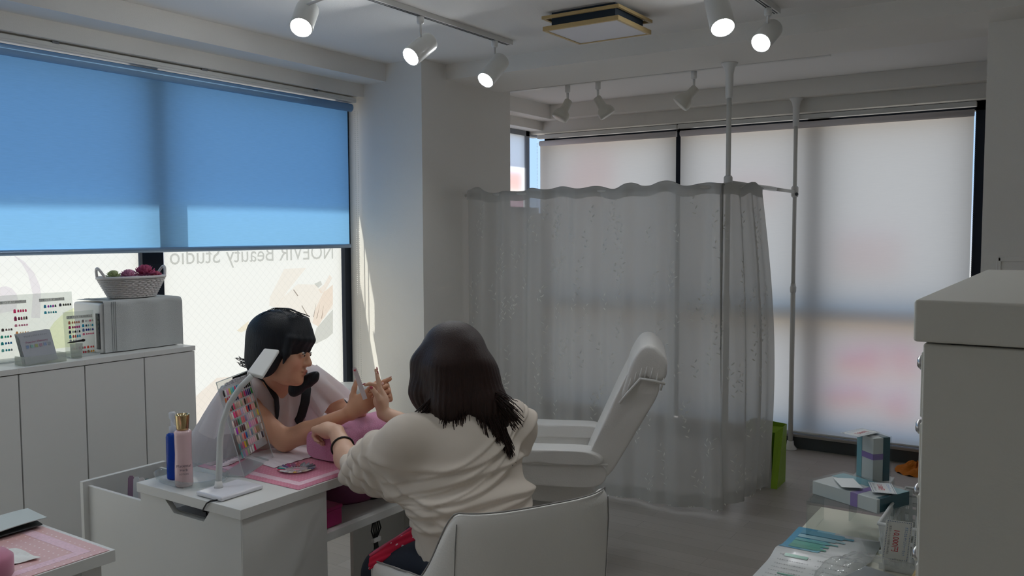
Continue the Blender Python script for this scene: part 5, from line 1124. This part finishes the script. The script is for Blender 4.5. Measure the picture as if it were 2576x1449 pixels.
for s in (-1, 1):
    e = G().ell(hq(.0835, s * .031, .001), (.0105, .0105, .0105), 14, 10).build('eye', mat('eye_white', 'd8d4d0', .2), tp, smooth=True)
    G().ell(hq(.0905, s * .0315, -.001), (.0050, .0050, .0050), 12, 8).build('iris', mat('iris_dark', '1c1310', .15), e, smooth=True)
    G().tube([hq(.0895, s * .020, .004), hq(.0945, s * .031, .0075), hq(.0885, s * .045, .003)], .0014, 6).build('eyelash', black_p, e)
G().ell(hq(-.004, .084, -.050), (.0055, .0055, .0055), 12, 8).build('pearl_earring', mat('pearl', 'e8ddd8', .15, spec=.8), tp, smooth=True)
# hair: black bob with fringe, curl brought forward under the chin
hm = hair_mat('black_hair', '0a0b0e', '1c222b'); H = Blend(); rot = np.array(Matrix(fr).transposed())
H.ell(hq(-.018, 0, .045), (.118, .100, .096), rot, .02); H.ell(hq(-.065, 0, -.025), (.060, .086, .085), rot, .03)
for s in (-1, 1): H.ell(hq(-.025, s * .070, -.020), (.050, .030, .075), rot, .02)
H.ell(hq(.118, 0, -.075), (.088, .14, .083), rot, .006, True); H.ell(hq(.075, 0, -.07), (.085, .066, .060), rot, .006, True)
for i, b in enumerate(np.linspace(-.078, .078, 9)):     # fringe locks
    a0 = .060 - 4.0 * b * b; H.cap(hq(a0, b * .6, .115), hq(a0 + .038 - abs(b) * .25, b, .052), .014, .012, .012); H.cap(hq(a0 + .038 - abs(b) * .25, b, .052), hq(a0 + .034 - abs(b) * .35, b * 1.04, .014 + (i % 2) * .006), .011, .006, .010)
for s in (-1, 1): H.chain([hq(.045, s * .078, .05), hq(.047, s * .081, .0), hq(.040, s * .079, -.035)], [.013, .011, .004], .012)
VF = H.mesh(.0034); skin('hair', (relax(*VF, 2), VF[1]), hm, tp)
H2 = Blend(); H2.chain([hq(-.075, -.05, -.06), (2.11, 2.37, .985), (2.095, 2.31, .972), (2.090, 2.262, .978), (2.098, 2.238, .994), (2.104, 2.228, 1.006)], [.028, .026, .023, .020, .016, .008], .02); H2.chain([(2.090, 2.302, .974), (2.062, 2.288, .956), (2.052, 2.292, .942)], [.024, .024, .014], .02)
VF = H2.mesh(.004); skin('curl', (relax(*VF, 2), VF[1]), hm, tp)
rs = random.Random(2); pth = []
for k in range(16):
    j = lambda a: V((rs.uniform(-a, a), rs.uniform(-a, a), rs.uniform(-a, a))); pth.append((curve([hq(-.10, .02, -.075) + j(.02), V((2.012, 2.445, 1.055)) + j(.010), V((1.995, 2.473, 1.038)) + j(.014), V((1.982, 2.49, 1.052)) + j(.016)], 5), .0012))
for k in range(26):
    a = rs.uniform(-1.2, 1.2); pth.append((curve([hq(.02 + .05 * math.cos(a), .08 * math.sin(a), .138 - .02 * abs(a)), hq(-.03, .06 * math.sin(a) + rs.uniform(-.02, .02), .146), hq(-.09, .07 * math.sin(a), .10)], 5), .0010))
strands(pth, hm, tp)
# blouse
bl_m = fabric('blouse_chiffon', (.42, .41, .42), (.50, .49, .50)); Bt = Blend()
Bt.chain([(1.98, 2.487, .93), (2.12, 2.478, .935), (2.28, 2.457, .94)], [.058, .068, .058], .04); Bt.ell((2.115, 2.505, .83), (.163, .112, .165), None, .04); Bt.chain([(2.11, 2.53, .80), (2.10, 2.66, .66), (2.095, 2.70, .63)], [.125, .145, .15], .05)
Bt.ell((2.095, 2.72, .52), (.4, .4, .115), None, .01, True); Bt.cap((2.115, 2.455, .96), (2.06, 2.37, 1.03), .056, .062, .012, True); Bt.cap((2.10, 2.42, .95), (2.10, 2.375, .87), .018, .004, .012, True)
VF = Bt.mesh(.005); Vv = relax(*VF, 2); nn_ = normals(Vv, VF[1]); ripple = .005 * np.sin(Vv[:, 0] * 95 + np.sin(Vv[:, 2] * 9) * 2) * np.clip((.97 - Vv[:, 2]) * 5, 0, 1); skin('blouse', (Vv + nn_ * ripple[:, None], VF[1]), bl_m, tp)
def flutter(ax0, ax1, r0, r1, waves, amp, drop, span=(0, 1)):
    a, b = V(ax0), V(ax1); d = (b - a).normalized(); s1 = d.cross(V((0, 0, 1))).normalized(); s2 = d.cross(s1)
    def f(u, v):
        t = 2 * math.pi * u; r = r0 + (r1 - r0) * v + amp * v * math.sin(t * waves + v * 1.5); k = v * (1 + .10 * math.sin(t * waves * .5))
        return a + (b - a) * k + (s1 * math.cos(t) + s2 * math.sin(t)) * r + V((0, 0, -drop * v * v))
    return f
G().grid(flutter((1.99, 2.482, .955), (1.930, 2.478, .80), .060, .096, 6, .020, .02), 72, 14).build('ruffled_sleeve', bl_m, tp, smooth=True)
G().grid(flutter((1.985, 2.52, .93), (1.93, 2.60, .73), .055, .090, 5, .022, .03), 60, 14).build('ruffled_sleeve', bl_m, tp, smooth=True)
G().grid(flutter((2.262, 2.462, .962), (2.312, 2.375, .835), .058, .088, 6, .018, .01), 72, 14).build('ruffled_sleeve', bl_m, tp, smooth=True)
G().grid(lambda u, v: V((2.10 + (.150 + .03 * v + .008 * math.sin(u * 44)) * math.cos(u * 6.28319), 2.685 - .015 * v + (.130 + .03 * v + .008 * math.sin(u * 44)) * math.sin(u * 6.28319), .70 - .085 * v)), 80, 6).build('peplum', bl_m, tp, smooth=True)
strap_m = mat('black_strap', '14161b', .8)
G().tube([(2.235, 2.478, .995), (2.205, 2.410, .985), (2.170, 2.352, .930), (2.155, 2.345, .885), (2.158, 2.37, .83), (2.165, 2.43, .76), (2.165, 2.53, .66)], .017, 8, flat=.22).build('brace_strap', strap_m, tp, smooth=True)
G().tube([(2.06, 2.60, .90), (2.02, 2.55, .975), (2.03, 2.485, 1.002), (2.045, 2.425, .97), (2.06, 2.39, .91), (2.075, 2.40, .83), (2.08, 2.48, .70)], .019, 8, flat=.22).build('brace_strap', strap_m, tp, smooth=True)
Sk = Blend(); Sk.ell((2.09, 2.76, .545), (.185, .165, .13), None, .03)
for s, xk in ((1, 2.01), (-1, 2.20)): Sk.chain([(2.09 - s * .08, 2.76, .53), (xk, 2.52, .475)], [.115, .080], .03)
VF = Sk.mesh(.007); skin('skirt', (relax(*VF, 2), VF[1]), mat('black_skirt', '16181d', .8), tp)
for xk in (2.01, 2.20): G().ell((xk, 2.44, .035), (.042, .10, .033), 14, 10).build('shoe', black_p, tp, smooth=True)
sto = thing('stool', 'round black stool under the seated technician', 'stool', (2.09, 2.80, 0)); G().lathe((2.09, 2.80, .37), [(.17, 0), (.18, .015), (.18, .045), (.16, .058), (.001, .06)], 28).build('seat', black_p, sto, smooth=True); G().tube([(2.09, 2.80, .03), (2.09, 2.80, .37)], .024, 12).build('column', steel, sto, smooth=True); G().lathe((2.09, 2.80, 0), [(.20, 0), (.20, .012), (.06, .035), (.03, .05)], 24).build('base', steel, sto, smooth=True)

# ================================================================ customer
cp_ = thing('person', 'person with long brown hair and cream shawl seen from behind', 'person', (1.96, 1.42, 0), 'people at the nail desk')
B = Blend(); hc = V((2.022, 1.565, 1.112)); fr = frame((.42, .90, -.06)); hq = head(B, hc, fr)
B.chain([hq(-.03, 0, -.06), (1.995, 1.52, .98)], [.048, .055], .02); B.chain([(1.845, 1.575, .915), (1.985, 1.502, .935), (2.13, 1.425, .915)], [.052, .065, .052], .04)
B.ell((1.985, 1.50, .80), (.14, .10, .16), np.array(Matrix((V((.88, -.47, 0)), V((.47, .88, 0)), V((0, 0, 1)))).transposed()), .04); B.chain([(1.98, 1.49, .80), (1.955, 1.43, .64), (1.95, 1.41, .56)], [.115, .12, .15], .05)
B.chain([(1.835, 1.58, .915), (1.865, 1.72, .83), (1.90, 1.845, .765)], [.052, .046, .038], .02); B.chain([(1.90, 1.845, .765), (1.945, 1.93, .785), (2.018, 2.048, .838)], [.040, .038, .0255], .02)
B.chain([(2.135, 1.42, .915), (2.19, 1.55, .84), (2.215, 1.68, .795)], [.050, .045, .037], .02); B.chain([(2.215, 1.68, .795), (2.200, 1.80, .83), (2.180, 1.985, .880)], [.039, .037, .0235], .02)
for hx, hy, kx, ky in ((1.895, 1.44, 1.925, 1.745), (2.03, 1.37, 2.17, 1.80)): B.chain([(hx, hy, .54), (kx, ky, .455), (kx + .01, ky + .02, .10), (kx + .02, ky + .09, .05)], [.10, .062, .042, .033], .03)
nR = hand(B, (2.180, 1.985, .882), (.06, .20, .97), (-.62, .78, 0), False, [(.05, .02, .02), (.06, .04, .04), (.55, .7, .5), (.75, .8, .6)], thumb=(.5, .3))
nL = hand(B, (2.018, 2.048, .840), (-.02, .96, .05), (.05, .1, -1), True, [(1.0, 1.0, .6), (1.05, 1.05, .6), (1.1, 1.1, .6), (1.1, 1.1, .6)], thumb=(.5, .5), sc=.95)
VF = B.mesh(.0040); Vv = relax(*VF, 1, .4); cols = tint_pts(Vv, 'dcb297', [(hq(.098, 0, -.060), (.016, .026, .012), 'b4605c', .75)]); skin('body', (Vv, VF[1]), skin_m, cp_, cols)
nail_parts(nR, mat('painted_nail', 'b5485a', .2), cp_); nail_parts(nL, mat('fingernail_pink', 'e3b9ac', .25), cp_)
c = V((1.985, 1.995, .808)); dirv = V((.50, .82, .26)).normalized(); a_ = dirv.orthogonal().normalized(); b_ = dirv.cross(a_); c = V((1.975, 1.978, .806))
g = G(); g.tube([c + (a_ * math.cos(t * .2618) + b_ * math.sin(t * .2618)) * .0365 for t in range(25)], .0032, 8, cap=False); g.build('hair_tie', black_p, cp_, smooth=True)
hm2 = hair_mat('brown_hair', '130b0a', '341c15'); H = Blend(); rot = np.array(Matrix(fr).transposed())
H.ell(hq(-.018, 0, .028), (.116, .094, .098), rot, .02); H.ell(hq(-.040, 0, -.06), (.084, .096, .10), rot, .03)
H.chain([(1.960, 1.61, 1.11), (1.940, 1.60, 1.03), (1.935, 1.585, .955)], [.050, .042, .018], .03); H.chain([(1.95, 1.52, 1.10), (1.928, 1.497, 1.00), (1.915, 1.485, .925)], [.07, .055, .016], .03)
H.chain([(2.00, 1.47, 1.10), (1.990, 1.43, 1.00), (1.982, 1.392, .91)], [.062, .048, .012], .03); H.chain([(2.035, 1.455, 1.08), (2.025, 1.405, 1.0), (2.015, 1.365, .950)], [.048, .033, .012], .03)
H.chain([(2.06, 1.52, 1.08), (2.06, 1.47, .98)], [.08, .05], .03); H.ell(hq(.115, 0, -.06), (.075, .075, .09), rot, .01, True)
VF = H.mesh(.0042); Vv = relax(*VF, 2); nn_ = normals(Vv, VF[1]); ang = np.arctan2(Vv[:, 1] - 1.54, Vv[:, 0] - 2.02); Vv = Vv + nn_ * (.0010 * np.sin(ang * 60 + Vv[:, 2] * 8) * np.clip((1.2 - Vv[:, 2]) * 6, 0, 1))[:, None]; skin('hair', (Vv, VF[1]), hm2, cp_)
rs = random.Random(9); pth = []
tips = [((1.877, 1.60, .937), 14), ((1.892, 1.578, .925), 12), ((1.918, 1.545, .935), 12), ((1.880, 1.487, .900), 26), ((1.897, 1.457, .872), 18), ((1.912, 1.44, .905), 14), ((1.957, 1.39, .905), 18), ((1.975, 1.360, .888), 24), ((1.990, 1.337, .873), 26), ((2.007, 1.320, .960), 16), ((2.003, 1.331, 1.00), 10)]
for tpnt, n in tips:
    T_ = V(tpnt); f, r, u = fr
    for k in range(n * 4):
        j = lambda a: V((rs.uniform(-a, a), rs.uniform(-a, a), rs.uniform(-a, a))); e = T_ + j(.018) + V((0, 0, rs.uniform(-.02, .02))); side = (T_ - hc).dot(r); sd = max(-.092, min(.092, side * .65 + rs.uniform(-.02, .02)))
        top = hq(-.105 + .25 * abs(sd), sd * .75, .045 + rs.uniform(-.03, .03)); mid = hq(-.125 + 3.0 * sd * sd, sd * 1.05, -.06); low = (mid + e) * .5 + V((-.010, -.010, 0)) + j(.004); pth.append((curve([top, mid, low, e * .8 + low * .2 + j(.002), e], 4), rs.uniform(.0006, .0013)))
for k in range(0):    # stray hairs round the crown
    a = rs.uniform(0, 6.28); pth.append((curve([hq(-.03 + .08 * math.cos(a), .08 * math.sin(a), .10), hq(-.02 + .118 * math.cos(a), .112 * math.sin(a), .075), hq(-.01 + .128 * math.cos(a), .122 * math.sin(a), .02)], 4), .0007))
strands(pth, hm2, cp_)
# shawl and trousers
sh_m = fabric('cream_shawl', (.66, .59, .515), (.10, .085, .075)); Sw = Blend()
Sw.chain([(1.838, 1.578, .905), (1.985, 1.50, .945), (2.135, 1.422, .905)], [.068, .074, .068], .05); Sw.ell((1.985, 1.497, .80), (.178, .132, .18), np.array(Matrix((V((.88, -.47, 0)), V((.47, .88, 0)), V((0, 0, 1)))).transposed()), .05)
Sw.chain([(1.98, 1.487, .82), (1.960, 1.44, .66), (1.955, 1.42, .585)], [.145, .155, .165], .06); Sw.chain([(1.835, 1.585, .905), (1.862, 1.71, .832), (1.897, 1.825, .772)], [.072, .070, .062], .04)
Sw.chain([(2.135, 1.42, .905), (2.185, 1.54, .84), (2.212, 1.66, .80)], [.070, .064, .052], .04); Sw.chain([(1.86, 1.62, .78), (1.885, 1.74, .76)], [.06, .045], .05)
Sw.cap((1.985, 1.50, .99), (2.0, 1.52, 1.03), .065, .075, .015, True); Sw.cap((1.907, 1.855, .768), (1.935, 1.91, .79), .048, .05, .006, True)
VF = Sw.mesh(.0045); Vv = relax(*VF, 2); nn_ = normals(Vv, VF[1])
sx_ = (Vv - np.array([1.985, 1.50, 0])) @ np.array([.88, -.47, 0]); zz = Vv[:, 2]
def ridge(t, w_): return np.exp(-(t / np.where(t < 0, w_ * .45, w_ * 1.6)) ** 2)   # overlapping cloth edge: steep below, soft above
fold = np.zeros(len(Vv))
for z0, sl, cv, w_, am in ((.865, .35, 1.2, .010, .007), (.835, .18, -.9, .012, .008), (.80, .45, .8, .011, .008), (.765, .10, -1.4, .015, .012), (.735, .20, -1.2, .012, .010), (.70, -.12, 1.6, .013, .009), (.66, -.22, 1.2, .016, .010), (.62, -.30, .8, .013, .008), (.89, .55, .5, .007, .004), (.852, .60, .5, .006, .004), (.825, .62, .4, .006, .004)):
    fold += 1.35 * am * ridge(zz - (z0 + sl * sx_ + cv * sx_ * sx_), w_)
al = (Vv - np.array([1.835, 1.585, .905])) @ (np.array([.062, .24, -.133]) / .281); arm = np.clip((al - .05) * 12, 0, 1) * (sx_ < -.05); fold = fold * (1 - arm) + arm * (.005 * np.sin(al * 150 + zz * 40) + .006 * np.sin(al * 60 - zz * 90))
skin('shawl', (Vv + nn_ * fold[:, None], VF[1]), sh_m, cp_)
Tr = Blend(); Tr.ell((1.955, 1.41, .555), (.175, .165, .10), None, .03)
for hx, hy, kx, ky in ((1.895, 1.44, 1.925, 1.745), (2.03, 1.37, 2.17, 1.80)): Tr.chain([(hx, hy, .545), (kx, ky, .455), (kx + .01, ky + .02, .12)], [.112, .074, .055], .03)
VF = Tr.mesh(.006); skin('trousers', (relax(*VF, 2), VF[1]), mat('navy_trousers', '1a2230', .85), cp_)
for kx, ky in ((1.92, 1.93), (2.19, 1.87)): G().ell((kx, ky, .036), (.042, .105, .034), 14, 10).build('shoe', black_p, cp_, smooth=True)
# things held or lying in the lap
nf = thing('nail_file', 'slim white nail file with a red heart held up by the technician', 'nail file', (2.143, 2.05, .95)); p0, p1 = V((2.149, 2.040, .928)), V((2.132, 2.076, 1.042)); ax = (p1 - p0).normalized(); sdv = ax.cross(V((.83, .55, 0))).normalized(); g = G()
ol = [(-.008, 0), (.008, 0), (.008, .108), (.006, .115), (0, .118), (-.006, .115), (-.008, .108)]; g.prism(ol, p0, sdv, ax, .0022); g.build('board', mat('file_white', 'd9cfd0', .6), nf)
nrm = sdv.cross(ax).normalized(); nrm = nrm if nrm.dot(V((-.83, -.55, 0))) > 0 else -nrm; hp_ = p0 + ax * .106 + nrm * .0026; g = G(); g.add([hp_ + sdv * x * .0045 + ax * y * .0045 for x, y in ((0, -1), (.9, .1), (.8, .7), (.4, .9), (0, .5), (-.4, .9), (-.8, .7), (-.9, .1))], [tuple(range(8))]); g.build('heart_print', mat('heart_red', 'c8485a', .6), nf)
hk = thing('handkerchief', 'red handkerchief with white dots draped over the customer\'s knee', 'handkerchief', (1.87, 1.68, .58))
def hkf(u, v):
    c_ = V((1.846, 1.745, .512)).lerp(V((1.925, 1.605, .612)), u); a_ = (v - .5) * 2.6; w_ = .026 + .014 * u; return c_ + V((-.50, -.30, .0)) * w_ * (math.cos(a_) - .5) * .9 + V((.45, .30, .62)) * w_ * math.sin(a_) + V((-.3, -.2, .3)) * .006 * math.sin(v * 19 + u * 8)
def red_dots(t):
    co = N(t, 'TexCoord'); vo = N(t, 'TexVoronoi', Scale=42.0); vo.inputs['Randomness'].default_value = .15; t.links.new(co.outputs['Object'], vo.inputs['Vector']); l = N(t, 'Math', operation='LESS_THAN'); l.inputs[1].default_value = .20; t.links.new(vo.outputs['Distance'], l.inputs[0])
    m_ = N(t, 'Mix', data_type='RGBA'); m_.inputs['A'].default_value = lin('c8143c'); m_.inputs['B'].default_value = lin('e8d8d8'); t.links.new(l.outputs[0], m_.inputs['Factor']); b = N(t, 'BsdfPrincipled', Roughness=.85); t.links.new(m_.outputs['Result'], b.inputs['Base Color']); return b.outputs[0]
G().grid(hkf, 16, 30).build('cloth', shader('red_dots', red_dots), hk, smooth=True, solid=.004)
G().tube([hkf(k / 12, 1.0) for k in range(13)], .006, 8).build('hem', mat('pink_hem', 'd05a78', .9), hk, smooth=True)
